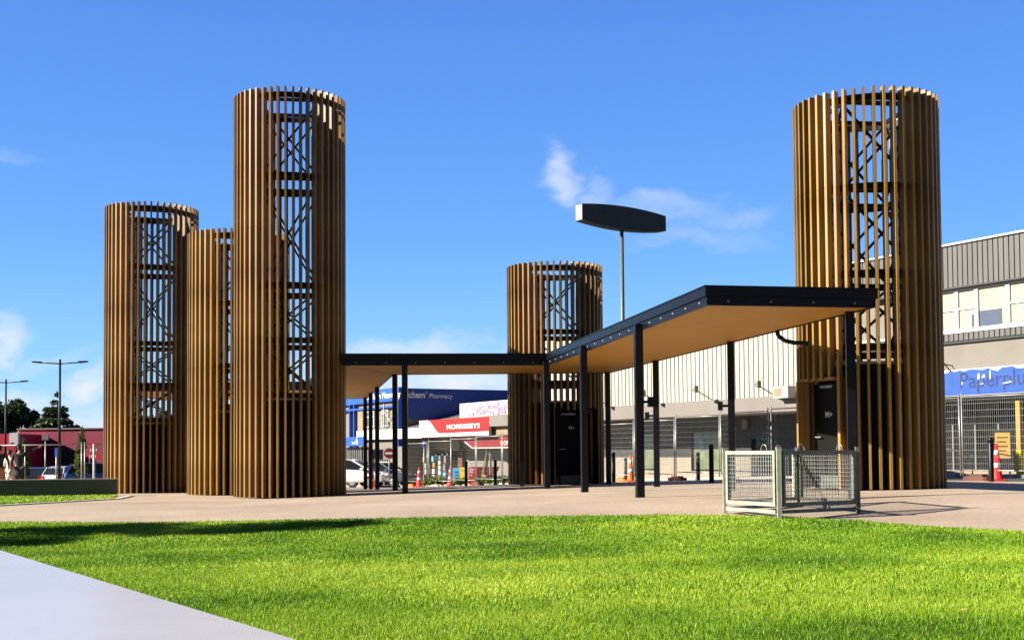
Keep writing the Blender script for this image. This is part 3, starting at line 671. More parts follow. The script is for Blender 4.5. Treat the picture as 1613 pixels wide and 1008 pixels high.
# --- grey clad shop at the right
xa, xb = lx(1297.5), lx(1830)
Z = lambda py: zt(1550, py)
xc = (lx(1550) + xa) / 2; r, off = bld('shop_building', 'grey clad two storey shop with window strip above the peeling blue sign', 'shop', xc)
g = -off[2]
b = MB(off); ribs(b, xa, xb, -.12, Z(446), Z(378), .2, .05, .80); b.build('ribbed_cladding', M['greyclad'], r)
b = MB(off); b.box(xa, xb, -.2, .1, Z(378) + .002, Z(375)); b.build('parapet_flashing', M['white'], r)
b = MB(off); b.box(xa, xb, -.16, .3, Z(448.5), Z(446) - .002); b.build('head_flashing', M['darkgrey'], r)
b = MB(off); b.box(xa + .01, xb - .01, .18, 12, Z(621), Z(379)); b.box(xa + .01, xb - .01, 1.8, 12, g - .3, Z(621) - .002)
b.box(xa, xb, 0, .178, Z(621) - .1, Z(535)); b.build('wall', M['render'], r)
b = MB(off); ribs(b, xa, xb, -.14, Z(533), Z(521), .2, .05, .80); b.build('sill_band', M['greyclad'], r)
b = MB(off); b.box(xa, xb, -.10, .1, Z(537), Z(533) - .002); b.build('band_flashing', M['darkgrey'], r)
b = MB(off); b.box(xa, xb, -.17, .12, Z(521) + .002, Z(517)); b.build('window_sill', M['white'], r)
wz0, wz1 = Z(517) + .003, Z(449)
edges = [1440, 1474, 1508.5, 1540, 1590, 1640, 1700, 1760, 1825]
for i_, (p, q) in enumerate(zip(edges, edges[1:])):
    win(r, off, lx(p), lx(q) - .01, wz0, wz1, .03, 'white', 'blind', .07, trans=() if i_ in (3, 6) else (wz0 + (wz1 - wz0) * .52,), dep=.12)
b = MB(off); b.box(lx(1531), lx(1538), .075, .083, wz0 + .08, wz0 + .5); b.box(lx(1542.5), lx(1579), .075, .083, wz0 + .08, wz0 + .58); b.build('furniture_behind_glass', M['cargrey'], r)
D2 = 1.6
b = MB(off); b.box(xa, xb, D2, D2 + .02, g + .25, Z(621) - .1); b.build('shop_window', M['glassdark'], r)
b = MB(off); b.box(xa, xb, D2 - .05, D2 + .1, g - .2, g + .24); b.build('stall_riser', M['tan'], r)
b = MB(off); b.box(xa, xb, .05, 1.75, Z(621) - .16, Z(621) - .11); b.build('awning_soffit', M['darkgrey'], r)
for px in (1500, 1535, 1572, 1620, 1680): MB(off).box(lx(px, D2), lx(px, D2) + .06, D2 - .05, D2 - .005, g + .24, Z(621) - .17).build('window_post', M['greige'], r)
b = MB(off); x0 = lx(1492); b.path([(x0 - .1, -.1, Z(566)), (x0 + .12, -.4, Z(562)), (x0 + .35, -.2, Z(582))], .02, 6); b.build('swan_neck_bracket', M['steel'], r)
# sign
xs0, xs1 = lx(1470), lx(1668)
sg, so_ = bld('shop_sign', 'long bright blue shop sign with dark lettering, its top edge peeling to white', 'sign', lx(1550), -.02)
MB(so_).box(xs0, xs1, -.16, -.03, Z(622), Z(579.5)).build('sign_board', M['white'], sg)
b = MB(so_); pts = [(xs0, Z(621)), (xs1, Z(621))]; rr = random.Random(5); k_ = 26
for i in range(k_ + 1): pts.append((xs1 + (xs0 - xs1) * i / k_, Z(582) + rr.choice([0, .02, -.03, -.05, .03]) - .04 * (rr.random() < .2)))
b.yprism(pts, -.175, -.163); b.build('blue_film', M['bluepeel'], sg)
xx = lx(1512, -.18); z_ = Z(600)
text('Paperplus', .72, sg, (xx + so_[0], -.176 + .0, z_ + so_[2] + .02), (R(90), 0, 0), M['navytext'], ax=1.0, align='LEFT')
b = MB(so_)
for (px, py, w, h) in ((1541, 598, .10, .22), (1548, 596, .14, .12), (1560, 598, .06, .3), (1516, 605, .04, .12), (1545, 606, .16, .04), (1580, 607, .3, .05), (1590, 606, .12, .06)):
    x0 = lx(px, -.18); z0 = Z(py); b.yprism([(x0, z0), (x0 + w, z0 + .03), (x0 + w * .8, z0 + h), (x0 + w * .2, z0 + h * .8)], -.186, -.184)
b.build('torn_patches', M['white'], sg)

# --- shop with the red sign
xa, xb = lx(628), lx(845.5)
xc = (lx(690) + lx(770)) / 2; r, off = bld('shop_building', 'single storey shop with pale sheet roof and long white awning fascia below a red sign', 'shop', xc)
g = -off[2]
zb, zt1 = zt(700, 688.5), zt(700, 672)
xw = lx(563)
b = MB(off); b.box(xw, lx(771.5), -.10, .1, zb, zt1); b.build('awning_fascia', M['white'], r)
b = MB(off); b.box(lx(771.5) + .005, xb, -.25, .1, zt(790, 671), zt(790, 653)); b.build('grey_fascia', M['greige'], r)
b = MB(off); b.box(lx(771.5) + .01, xb, .12, .3, zb + .1, zt(790, 671) + .05); b.build('under_fascia', M['tan'], r)
b = MB(off); b.box(xw, xb, .1, 2.6, zb + .02, zb + .09); b.build('awning_soffit', M['tan'], r)
zr = zt(690, 645, 5)
b = MB(off); b.quad((xa, .12, zt1 + .01), (xb, .12, zt1 + .01), (xb, 6, zr), (xa, 6, zr)); b.quad((xa, 6, zr), (xb, 6, zr), (xb, 12, zt1), (xa, 12, zt1)); 
n_ = int((xb - xa) / .8)
for i in range(1, n_): x_ = xa + (xb - xa) * i / n_; b.bar((x_, .15, zt1 + .025), (x_, 5.95, zr + .015), .04, .035)
b.build('sheet_roof', M['roofgrey'], r)
b = MB(off); b.box(xa, xb, 2.62, 11.9, g - .2, zt1 - .02); b.build('wall', M['render'], r)
D2 = 2.4; X = lambda px: lx(px, D2)
zn = zt(690, 710, D2)
b = MB(off); b.box(X(636), X(722), D2, D2 + .15, zn, zb + .02); b.build('transom_panel', M['block'], r)
b = MB(off); b.box(X(596), X(721), D2 + .1, D2 + .14, g - .1, zn - .005); b.box(X(723), xb, D2 + .4, D2 + .44, g - .1, zt(760, 707, D2)); b.build('shop_window', M['glassdark'], r)
b = MB(off); b.box(X(721), X(728), D2 - .05, D2 + .5, g - .1, zn - .005); b.build('brown_pier', M['brick'], r)
for px, w in ((643, .06), (664, .04), (677, .22), (700, .05)):
    b = MB(off); b.box(X(px), X(px) + w, D2 + .02, D2 + .09, g, zn - .01); b.build('window_post', M['offwhite'], r)
b = MB(off)
for k_ in range(9):
    z0 = g + .25 + .19 * k_; b.box(X(600), X(641), D2 + .04, D2 + .08, z0, z0 + .03)
b.build('shelving', M['greige'], r)
# parapet sign with pink print
z0, z1 = zt(760, 656, .8), zt(760, 633, .8)
sg, so_ = bld('banner_sign', 'white roof-level banner with pink floral print above the red shop sign', 'sign', lx(765, .8), .8)
rr = random.Random(3)
b = MB(so_); b.box(lx(725, .8), lx(848, .8), -.06, .06, z0, z1); b.cur = 1
for i in range(70):
    x0 = lx(738 + rr.random() * 75, .8); zz_ = z0 + .1 + rr.random() * (z1 - z0 - .25); s_ = rr.uniform(.07, .2)
    b.yprism([(x0 + s_ * math.cos(t_) * rr.uniform(.6, 1.1), zz_ + s_ * .8 * math.sin(t_)) for t_ in [j * 1.047 for j in range(6)]], -.066 - .0007 * i - .002, -.066 - .0007 * i)
b.build('banner_board', [M['white'], M['pink']], sg)
# red sign
z0, z1 = zt(715, 687, -.2), zt(715, 659.5, -.2)
sg, so_ = bld('shop_sign', 'red and white shop sign with white capital lettering mounted on the white fascia', 'sign', lx(716, -.2), -.2)
x0, x1 = lx(661.5, -.2), lx(771, -.2); h = z1 - z0; w = x1 - x0
MB(so_).box(x0, x1, -.08, .08, z0, z1).build('sign_board', M['white'], sg)
b = MB(so_); pts = [(x0 + w * .13, z1)]
for t_ in [i / 10 for i in range(1, 11)]: pts.append((x0 + w * (.13 + .19 * t_), z1 - h * .80 * (3 * t_ * t_ - 2 * t_ ** 3)))
pts += [(x1, z0 + h * .22), (x1, z1)]
b.yprism(pts[::-1], -.09, -.082); b.build('red_field', M['red'], sg)
text('MORRISSEYS', h * .36, sg, (x0 + w * .655 + so_[0], -.092, z0 + h * .53 + so_[2]), (R(90), 0, 0), M['lettering'], ax=2.05, bold=0.004)
b = MB(so_); rr = random.Random(8)
for i in range(34):
    t_ = rr.random(); px_ = x0 + w * (.012 + .10 * rr.random() ** 1.8); pz_ = z0 + h * (.08 + .84 * t_); s_ = rr.uniform(.02, .05)
    b.box(px_, px_ + s_, -.084 - .0001 * i, -.082, pz_, pz_ + s_)
b.build('dotted_print', M['darkred'], sg)
# lower sign, with the awning's shade put into its darker red
z0, z1 = zt(765, 706, .3), zt(765, 688, .3)
sg, so_ = bld('shop_sign', 'dark red lower shop sign in the shade under the awning', 'sign', lx(765, .3), .3)
x0, x1 = lx(721, .3), lx(846, .3); w = x1 - x0; h = z1 - z0
b = MB(so_); b.yprism([(x0, z1), (x0 + w * .03, z0 + h * .75), (x0 + w * .10, z0 + h * .6), (x0 + w * .2, z0), (x1, z0), (x1, z1)], -.05, .05); b.build('sign_board', M['shadedred'], sg)
text('MORRISSEYS', h * .5, sg, ((x0 + w * .70) + so_[0], -.056, z0 + h * .42 + so_[2]), (R(90), 0, 0), M['offwhite'], ax=1.3, bold=.01)
b = MB(so_); b.yprism([(x0 + w * .10, z0 + h * .55), (x0 + w * .105, z0 + h * .68), (x0 + w * .205, z0 + .06), (x1, z0 + .06), (x1, z0 - .0), (x0 + w * .2, z0 - .0)][::-1], -.058, -.052); b.build('white_stripe', M['offwhite'], sg)

# --- pharmacy building
xb = lx(627); xa = lx(528); z1 = zt(627, 611); xc = lx(600)
r, off = bld('pharmacy_building', 'taller pharmacy building with navy blue side wall and bright blue front band', 'shop', xc)
g = -off[2]
zn = zt(627, 655)
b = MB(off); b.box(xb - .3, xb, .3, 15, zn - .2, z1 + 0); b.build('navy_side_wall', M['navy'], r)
b = MB(off); b.box(xa, xb - .302, .3, 15, g - .2, z1 - .1); b.box(xb - .3, xb, .3, 15, g - .2, zn - .202); b.build('wall', M['render'], r)
b = MB(off); b.box(xa, xb + .04, -.0, .295, zt(600, 633), z1 + .06); b.build('blue_band', M['bluelight'], r)
b = MB(off); b.box(xb - .12, xb + .05, -.05, .29, g + 2.6, zt(600, 633) - .01); b.build('blue_corner_post', M['bluelight'], r)
for px in (549, 556): MB(off).box(lx(px), lx(px) + .14, -.02, .29, g + .1, zt(600, 633) - .01).build('blue_post', M['bluelight'], r)
b = MB(off); b.box(xa, xb - .2, -.03, .28, zt(600, 643), zt(600, 640)); b.build('blue_rail', M['bluelight'], r)
win(r, off, lx(572), lx(584), zt(600, 672), zt(600, 645), .2, 'white', 'glassgreen', .08, trans=(zt(600, 655),))
win(r, off, lx(596), lx(606), zt(600, 672), zt(600, 645), .2, 'white', 'glassgreen', .08)
b = MB(off); b.box(lx(560), lx(568), .12, .29, zt(600, 684), zt(600, 644)); b.build('brown_panel', M['tan'], r)
b = MB(off); b.bar((lx(598), -.3, zt(600, 672)), (lx(611), -.3, zt(611, 648)), .05, .05); b.bar((lx(624), -.3, zt(624, 668)), (lx(611), -.3, zt(611, 648)), .05, .05); b.bar((lx(611), -.3, zt(611, 672)), (lx(611), -.3, zt(611, 636)), .07, .07); b.build('roof_bracket', M['offwhite'], r)
# lettering on the side wall (x of wall face, reading away along y)
wy = [(px, None) for px in (636, 708)]
def side_y(px):                         # depth d along the side wall seen at column px
    k_ = (px - 806) / 1950; P = S(xb, 0); return (k_ * P.y - P.x) / (EY.x - k_ * EY.y)
ya, yb = side_y(635), side_y(709)
zc = zt(627, 621.5)
t_ = text('unichem', .60, r, (xb + .004 + off[0], side_y(649) + 0, zc + off[2] ), (R(90), 0, R(90)), M['lettering'], ax=.88, bold=.006)
text('®', .2, r, (xb + .004 + off[0], side_y(671), zc + off[2] + .14), (R(90), 0, R(90)), M['lettering'])
text('Pharmacy', .43, r, (xb + .004 + off[0], side_y(694), zc + off[2] - .05), (R(90), 0, R(90)), M['lettering'], ax=1.0)
text('unichem Pharmacy', .55, r, (lx(602) + off[0], -.006, zt(602, 623.5) + off[2]), (R(90), 0, 0), M['lettering'], ax=1.35)
# small blue sign with the pale round figure
sg, so_ = bld('hanging_sign', 'small blue sign with a white round figure under the canopy end', 'sign', lx(560, -1.4), -1.4)
MB(so_).box(lx(534, -1.4), lx(573.5, -1.4), -.06, .06, zt(560, 702, -1.4), zt(560, 688, -1.4)).build('sign_board', M['bluelight'], sg)
b = MB(so_); x0 = lx(562.5, -1.4); z0 = zt(562, 696, -1.4); b.yprism([(x0 + .17 * math.cos(a), z0 + .19 * math.sin(a)) for a in [i * .5236 for i in range(12)]], -.072, -.064); b.yprism([(x0 + .06 * math.cos(a), z0 + .26 + .07 * math.sin(a)) for a in [i * .7854 for i in range(8)]], -.072, -.064); b.yprism([(x0 - .8, z0 - .12), (x0 - .35, z0 - .12), (x0 - .35, z0 + 0), (x0 - .8, z0 + 0)], -.072, -.064); b.build('white_emblem', M['white'], sg)
MB(so_).bar((lx(570, -1.4), 0, so_[2] * -1), (lx(570, -1.4), 0, zt(560, 702, -1.4)), .06).build('pole', M['steel'], sg)
hd, ho = bld('slatted_hoarding', 'grey slatted timber fence under the small blue sign', 'fence', lx(560, -.9), -.9)
for k_ in range(14):
    x0 = lx(534, -.9) + (lx(581, -.9) - lx(534, -.9)) * k_ / 14; MB(ho).box(x0, x0 + .24, -.02, .02, -ho[2] + .05, zt(560, 704, -.9)).build('slat', M['greyclad'], hd)
for z_ in (.5, 1.4): MB(ho).box(lx(534, -.9), lx(581, -.9), .021, .06, -ho[2] + z_, -ho[2] + z_ + .08).build('rail', M['greyclad'], hd)
bx_, bo = bld('orange_bin', 'orange and black bin against the grey slatted fence', 'bin', lx(570, -1.3), -1.3)
MB(bo).box(lx(566, -1.3), lx(575, -1.3), -.2, .15, -bo[2], -bo[2] + .95).build('bin_body', M['footorange'], bx_)
MB(bo).box(lx(566, -1.3) - .02, lx(575, -1.3) + .02, -.22, .17, -bo[2] + .952, -bo[2] + 1.05).build('lid', M['steel'], bx_)

# --- tall pylon sign on the skyline
pp = Vector((W(982, 66), 66)); gp = G(*pp)
ps = thing('pylon_sign', 'tall blank dark lens-shaped sign on a thin round pole against the sky', 'sign', (pp.x, pp.y, gp), R(37))
zc_ = E + (713 - 344) * 66 / 1950 - gp
b = MB(); b.tube((0, 0, 0), (0, 0, zc_ - .5), .13, .10, 14); b.build('pole', M['galvdark'], ps)
Lh = 3.0; b = MB(); top = []; bot = []
for i in range(17):
    t_ = -1 + i / 8; top.append((t_ * Lh,   .62 - .19 * t_ * t_)); bot.append((t_ * Lh, -.62 + .22 * t_ * t_))
b.yprism([(x, z + zc_) for x, z in bot] + [(x, z + zc_) for x, z in top[::-1]], -.30, .30); b.build('sign_box', M['darkgrey'], ps)
b = MB(); b.box(-Lh - .004, -Lh, -.24, .24, zc_ - .38, zc_ + .41); b.build('sunlit_end', M['offwhite'], ps)  # sunlight on this end is put into its paler colour
# ------------------------------------------------------------------ temporary fence along the street
FD = -7.29
def fence_meshes(rw=.0025, rh=.004):
    f = MB(); w, h = 2.30, 2.0
    f.tube((-w / 2, 0, .05), (-w / 2, 0, h + .1), .019, n=8); f.tube((w / 2, 0, .05), (w / 2, 0, h + .1), .019, n=8)
    f.tube((-w / 2, 0, h), (w / 2, 0, h), .017, n=8); f.tube((-w / 2, 0, .18), (w / 2, 0, .18), .017, n=8)
    m_ = MB()
    for i in range(1, 38): x = -w / 2 + w * i / 38; m_.bar((x, 0, .19), (x, 0, h - .01), rw, rw, (1, 0, 0))
    for i in range(1, 11): z = .18 + (h - .18) * i / 11; m_.bar((-w / 2, .003, z), (w / 2, .003, z), rh, rh)
    return f.mesh('frame', M['galv']), m_.mesh('wire_mesh', M['galv'])
fm_, wm_ = fence_meshes(.003, .0045); _, wf_ = fence_meshes(.0016, .0022)
x0, x1 = lx(640, FD), lx(1640, FD)
NF = round((x1 - x0) / 2.38)
FL = ['at the left end beside the parking sign', 'behind the left red cone', 'in front of the cyan, yellow and red boards', 'before the dark red lower shop sign', 'just left of the shortest tower',
      'behind the shortest tower, left half', 'behind the shortest tower, right half', 'behind the short tower and the orange cone', 'right of the orange cone', 'leaning by the first papered window',
      'in front of the second papered window', 'before the dark shop entrance', 'left of the door of the widest tower', 'hidden behind the slats of the widest tower', 'under the left end of the blue sign', 'under the blue lettering', 'at the right picture edge', 'beyond the right picture edge', 'past the edge', 'past the end']
rr = random.Random(21); ff = None
print('NF', NF)
for i in range(NF):
    x = x0 + (i + .5) * 2.38; p = S(x, FD)
    loc = (p.x, p.y, G(p.x, p.y) + .08); rz = SR + rr.uniform(-.025, .025)
    lab = 'grey wire mesh temporary fence panel ' + FL[min(i, len(FL) - 1)]
    t = thing('mesh_fence', lab, 'fence panel', loc, rz, 'temporary fence panels along the street')
    t.rotation_euler[0] = rr.uniform(-.012, .012); t.rotation_euler[1] = rr.uniform(-.008, .008)
    part('frame', fm_, t); part('wire_mesh', wf_ if (p.x / p.y < .29 and not -.0 < i - NF * .0 < 0 and not (.07 < p.x / p.y < .115)) else wm_, t)
def foot(px, d, m, label, rz=0):
    x = lx(px, d); p = S(x, d)
    b = MB(); b.prism([(-.36, -.12), (-.30, -.17), (.30, -.17), (.36, -.12), (.36, .12), (.30, .17), (-.30, .17), (-.36, .12)], 0, .11); b.prism([(-.20, -.10), (.20, -.10), (.20, .10), (-.20, .10)], .11, .16)
    o = b.build('ballast_block', M[m], None, None, (p.x, p.y, G(p.x, p.y)), SR + rz); tag(o, label, 'fence foot', 'fence feet')
foot(1065, FD, 'brick', 'dark brown block at the foot of the fence before the papered windows')
foot(978, FD, 'footorange', 'orange block at the fence foot beside the orange cone')
foot(1538, FD, 'brick', 'brown red block at the fence foot under the blue sign')
foot(648, FD, 'footorange', 'orange block at the fence foot beside the parking sign')
foot(751, FD, 'brick', 'dark block at the fence foot right of the red board')
# cones
def cone(h=.92, m='orange'):
    t = thing('traffic_cone', '', 'traffic cone', group='traffic cones')
    b = MB(); b.prism([(-.19, -.14), (-.14, -.19), (.14, -.19), (.19, -.14), (.19, .14), (.14, .19), (-.14, .19), (-.19, .14)], 0, .045); b.build('base', M[m], t)
    b = MB(); r_ = lambda z: .135 - .105 * z / h
    b.lathe([(r_(.045) + .02, .045), (r_(.07), .07), (r_(h), h), (.01, h)], 18); b.build('cone_body', M[m], t)
    b = MB(); b.lathe([(r_(h * .36), h * .36), (r_(h * .36) + .004, h * .36), (r_(h * .48) + .004, h * .48), (r_(h * .48), h * .48)], 18); b.build('reflective_band', M['reflect'], t)
    b = MB(); b.lathe([(r_(h * .70), h * .70), (r_(h * .70) + .004, h * .70), (r_(h * .82) + .004, h * .82), (r_(h * .82), h * .82)], 18); b.build('reflective_band', M['reflect'], t)
    return t
def pd(px, y): x = W(px, y); return (x, y, G(x, y))
c0 = cone(); c0.location = pd(992, 43.0); c0['label'] = 'orange traffic cone by the fence right of the shortest tower'
c1 = cone(m='conered'); c1.location = pd(1568, 30.3); c1['label'] = 'tall red and white traffic cone under the blue sign'
dup(c1, pd(659, 57), 0, 'red traffic cone left of the low green shrubs'); dup(c1, pd(708, 56.5), 0, 'red traffic cone just left of the cyan board')
dup(c0, pd(586, 58), 0, 'orange and white traffic cone in front of the white car')
# bollards
def bollard(px, y, h, label, g_='black bollards'):
    b = MB(); b.lathe([(.001, h), (.05, h), (.065, h - .02), (.065, h - .10), (.058, h - .11), (.058, h - .13), (.065, h - .14), (.065, 0)], 14)
    o = b.build('bollard', M['blackpaint'], None, None, pd(px, y)); tag(o, label, 'bollard', g_)
bollard(965, 41, 1.0, 'black bollard nearest the right side of the shortest tower')
bollard(984, 50, .95, 'small black bollard behind the fence left of the orange cone')
bollard(1098, 41.5, .95, 'smaller black bollard left of its pair before the second papered window')
bollard(1119, 33, 1.02, 'taller black bollard just left of the mesh pen')
bollard(1559, 29.6, 1.05, 'thick black bollard beside the red and white cone')
bollard(733, 50, 1.0, 'black bollard between the yellow and red boards')
bollard(779, 50, 1.02, 'black bollard left of the shortest tower')
# coloured boards
def board(px, y, w, h, m, label, marks):
    t = thing('display_board', label, 'display board', pd(px, y), 0, 'coloured boards outside the shop')
    for s, nm in ((-1, 'front_leaf'), (1, 'rear_leaf')):
        b = MB(); b.add([(x, s * (.22 * (1 - z / h) + .02) + q, z) for z in (.04, h) for (x, q) in ((-w / 2, -.012), (w / 2, -.012), (w / 2, .012), (-w / 2, .012))], [(3, 2, 1, 0), (4, 5, 6, 7), (0, 1, 5, 4), (1, 2, 6, 5), (2, 3, 7, 6), (3, 0, 4, 7)])
        o = b.build(nm, M[m], t)
        if s < 0:
            q = MB()
            for (x0, x1, z0, z1) in marks: q.add([(x, -(.22 * (1 - z / h) + .02) - .016, z) for (x, z) in ((x0 * w, z0 * h), (x1 * w, z0 * h), (x1 * w, z1 * h), (x0 * w, z1 * h))], [(0, 1, 2, 3)])
            if marks: q.build('print', M['white'] if m == 'red' else M['navy'], o)
board(718.5, 59, .40, .86, 'cyan', 'sky blue display board, left one of the three', [(-.25, .25, .72, .8), (-.2, .3, .55, .62), (-.25, .2, .4, .47), (-.15, .25, .2, .27)])
board(729, 59, .34, .88, 'yellow', 'bright yellow display board between the blue and red ones', [(-.3, .3, .8, .84)])
board(743.5, 59, .40, .86, 'red', 'bright red display board beside the bollard', [(-.4, .15, .84, .92), (-.4, .05, .70, .78), (-.4, -.05, .54, .60), (-.1, .0, .3, .34)])
# signs on posts
def post_sign(name, px, y, h, label, w, hh, m, txt=None, disc=False, cat='road sign'):
    t = thing(name, label, cat, pd(px, y)); MB().tube((0, 0, 0), (0, 0, h), .03, n=10).build('post', M['galv'], t)
    b = MB(); b.box(-w / 2, w / 2, -.05, -.035, h - hh, h); f = b.build('sign_face', M[m], t)
    if disc:
        q = MB(); q.yprism([(w * .44 * math.cos(a), h - hh / 2 + w * .44 * math.sin(a)) for a in [i * math.pi / 12 for i in range(24)]], -.058, -.051); q.build('red_disc', M['darkred'], f)
        q = MB(); q.box(-w * .32, w * .32, -.064, -.059, h - hh / 2 - .06, h - hh / 2 + .06); q.build('white_bar', M['white'], f)
    if txt: text(txt, hh * .8, f, (0, -.054, h - hh / 2), (R(90), 0, 0), M['white'], bold=.01)
post_sign('parking_sign', 667, 59, 2.2, 'small blue parking sign on a pale post beside the left red cone', .22, .30, 'blue', 'P')
post_sign('no_entry_sign', 612, 66, 2.15, 'red no entry disc on a white square plate between the canopy columns', .62, .66, 'white', None, True)
# goods outside the red-signed shop
def rack(px, y, kind, label):
    t = thing('display_rack', label, 'display rack', pd(px, y), SR, 'display racks outside the shop'); rr = random.Random(px)
    MB().box(-.03, .03, -.03, .03, 0, 1.75).build('stem', M['galv'], t); MB().box(-.3, .3, -.25, .25, 0, .06).build('rack_base', M['galvdark'], t)
    for k_ in range(kind):
        z = .35 + k_ * 1.35 / kind; w = rr.uniform(.2, .3); b = MB(); u_ = rr.uniform(-.08, .08); b.box(u_ - w * .5, u_ + w * .5, -.2, .12, z, z + 1.1 / kind)
        b.build('goods', M[rr.choice(['offwhite', 'greige', 'white', 'ochre', 'cyan'])], t)
rack(686, 68.5, 4, 'rack of pale goods by the window post under the red sign'); rack(696, 67.5, 5, 'tall rack of white goods in the dark doorway'); rack(672, 69.5, 4, 'rack of mixed goods right of the parking sign'); rack(704, 67, 3, 'low rack beside the right red cone')
t = thing('tool_bundle', 'bundle of pale upright poles and mops in front of the dark shop window', 'bundle', pd(766, 62)); rr = random.Random(4)
for k_ in range(14):
    a = rr.uniform(-.35, .35); b_ = rr.uniform(-.2, .2); MB().tube((a, b_, 0.06), (a * .35 + .08, b_ * .4, rr.uniform(1.3, 1.75)), .022, .016, 6).build('pole', M[rr.choice(['offwhite', 'greige', 'tan', 'ochre'])], t)
MB().lathe([(.24, 0), (.28, .5), (.26, .52), (.22, .1), (.001, .08)], 12).build('tub', M['darkred'], t)
t = thing('trailer_box', 'low dark red trailer with a white rail beside the pole bundle', 'trailer', pd(764, 66))
MB().yprism([(-.75, .35), (.45, .35), (.75, .95), (-.75, .95)], -.5, .5).build('body', M['darkred'], t); MB().box(-.8, .9, -.52, -.48, 1.12, 1.16).build('rail', M['offwhite'], t)
for s in (-.45, .3): MB().tube((s, -.55, .25), (s, -.42, .25), .25, n=16).build('wheel', M['tyre'], t)
for s in (-.75, .7): MB().box(s, s + .04, -.52, -.48, .95, 1.12).build('stanchion', M['offwhite'], t)
# right side odds and ends
t = thing('yellow_post', 'yellow square post behind the fence at the right edge', 'post', pd(1605, 34.5), SR); MB().box(-.08, .08, -.08, .08, 0, .78).build('lower_sleeve', M['yellow'], t); MB().box(-.07, .07, -.07, .07, .782, 2.15).build('upper_post', M['ochre'], t)
t = thing('notice_board', 'ochre notice board on two legs behind the red and white cone', 'board', pd(1578, 33.5), SR * .6)
b = MB(); b.box(-.2, .2, -.02, .02, .55, 1.25); b.build('panel', M['ochre'], t); MB().box(-.24, .24, -.03, .03, 1.252, 1.32).build('cap', M['steel'], t); MB().box(-.19, -.15, -.015, .015, 0, .55).build('leg', M['steel'], t); MB().box(.15, .19, -.015, .015, 0, .55).build('leg', M['steel'], t)
q = MB()
for k_ in range(4): q.box(-.14, .14 - .05 * (k_ % 2), -.026, -.022, 1.1 - .12 * k_, 1.13 - .12 * k_)
q.build('printed_lines', M['steel'], t)
t = thing('handrail', 'sloping pale pipe handrail beside the widest tower under the blue sign', 'handrail', pd(1508, 36.5), 0)
MB().tube((-.45, 0, .86), (.42, 0, .70), .025).build('rail', M['galv'], t); MB().tube((-.42, 0, 0), (-.42, 0, .86), .02).build('post', M['galv'], t); MB().tube((.40, 0, 0), (.40, 0, .70), .02).build('post', M['galv'], t)
t = thing('ramp_slab', 'white painted sloping ramp edge right of the widest tower', 'ramp', pd(1505, 36), 0); t.name = 'ramp_edge'
MB().yprism([(-.6, 0), (.55, 0), (.55, .06), (-.6, .26)], -.1, .1).build('edge_board', M['white'], t)

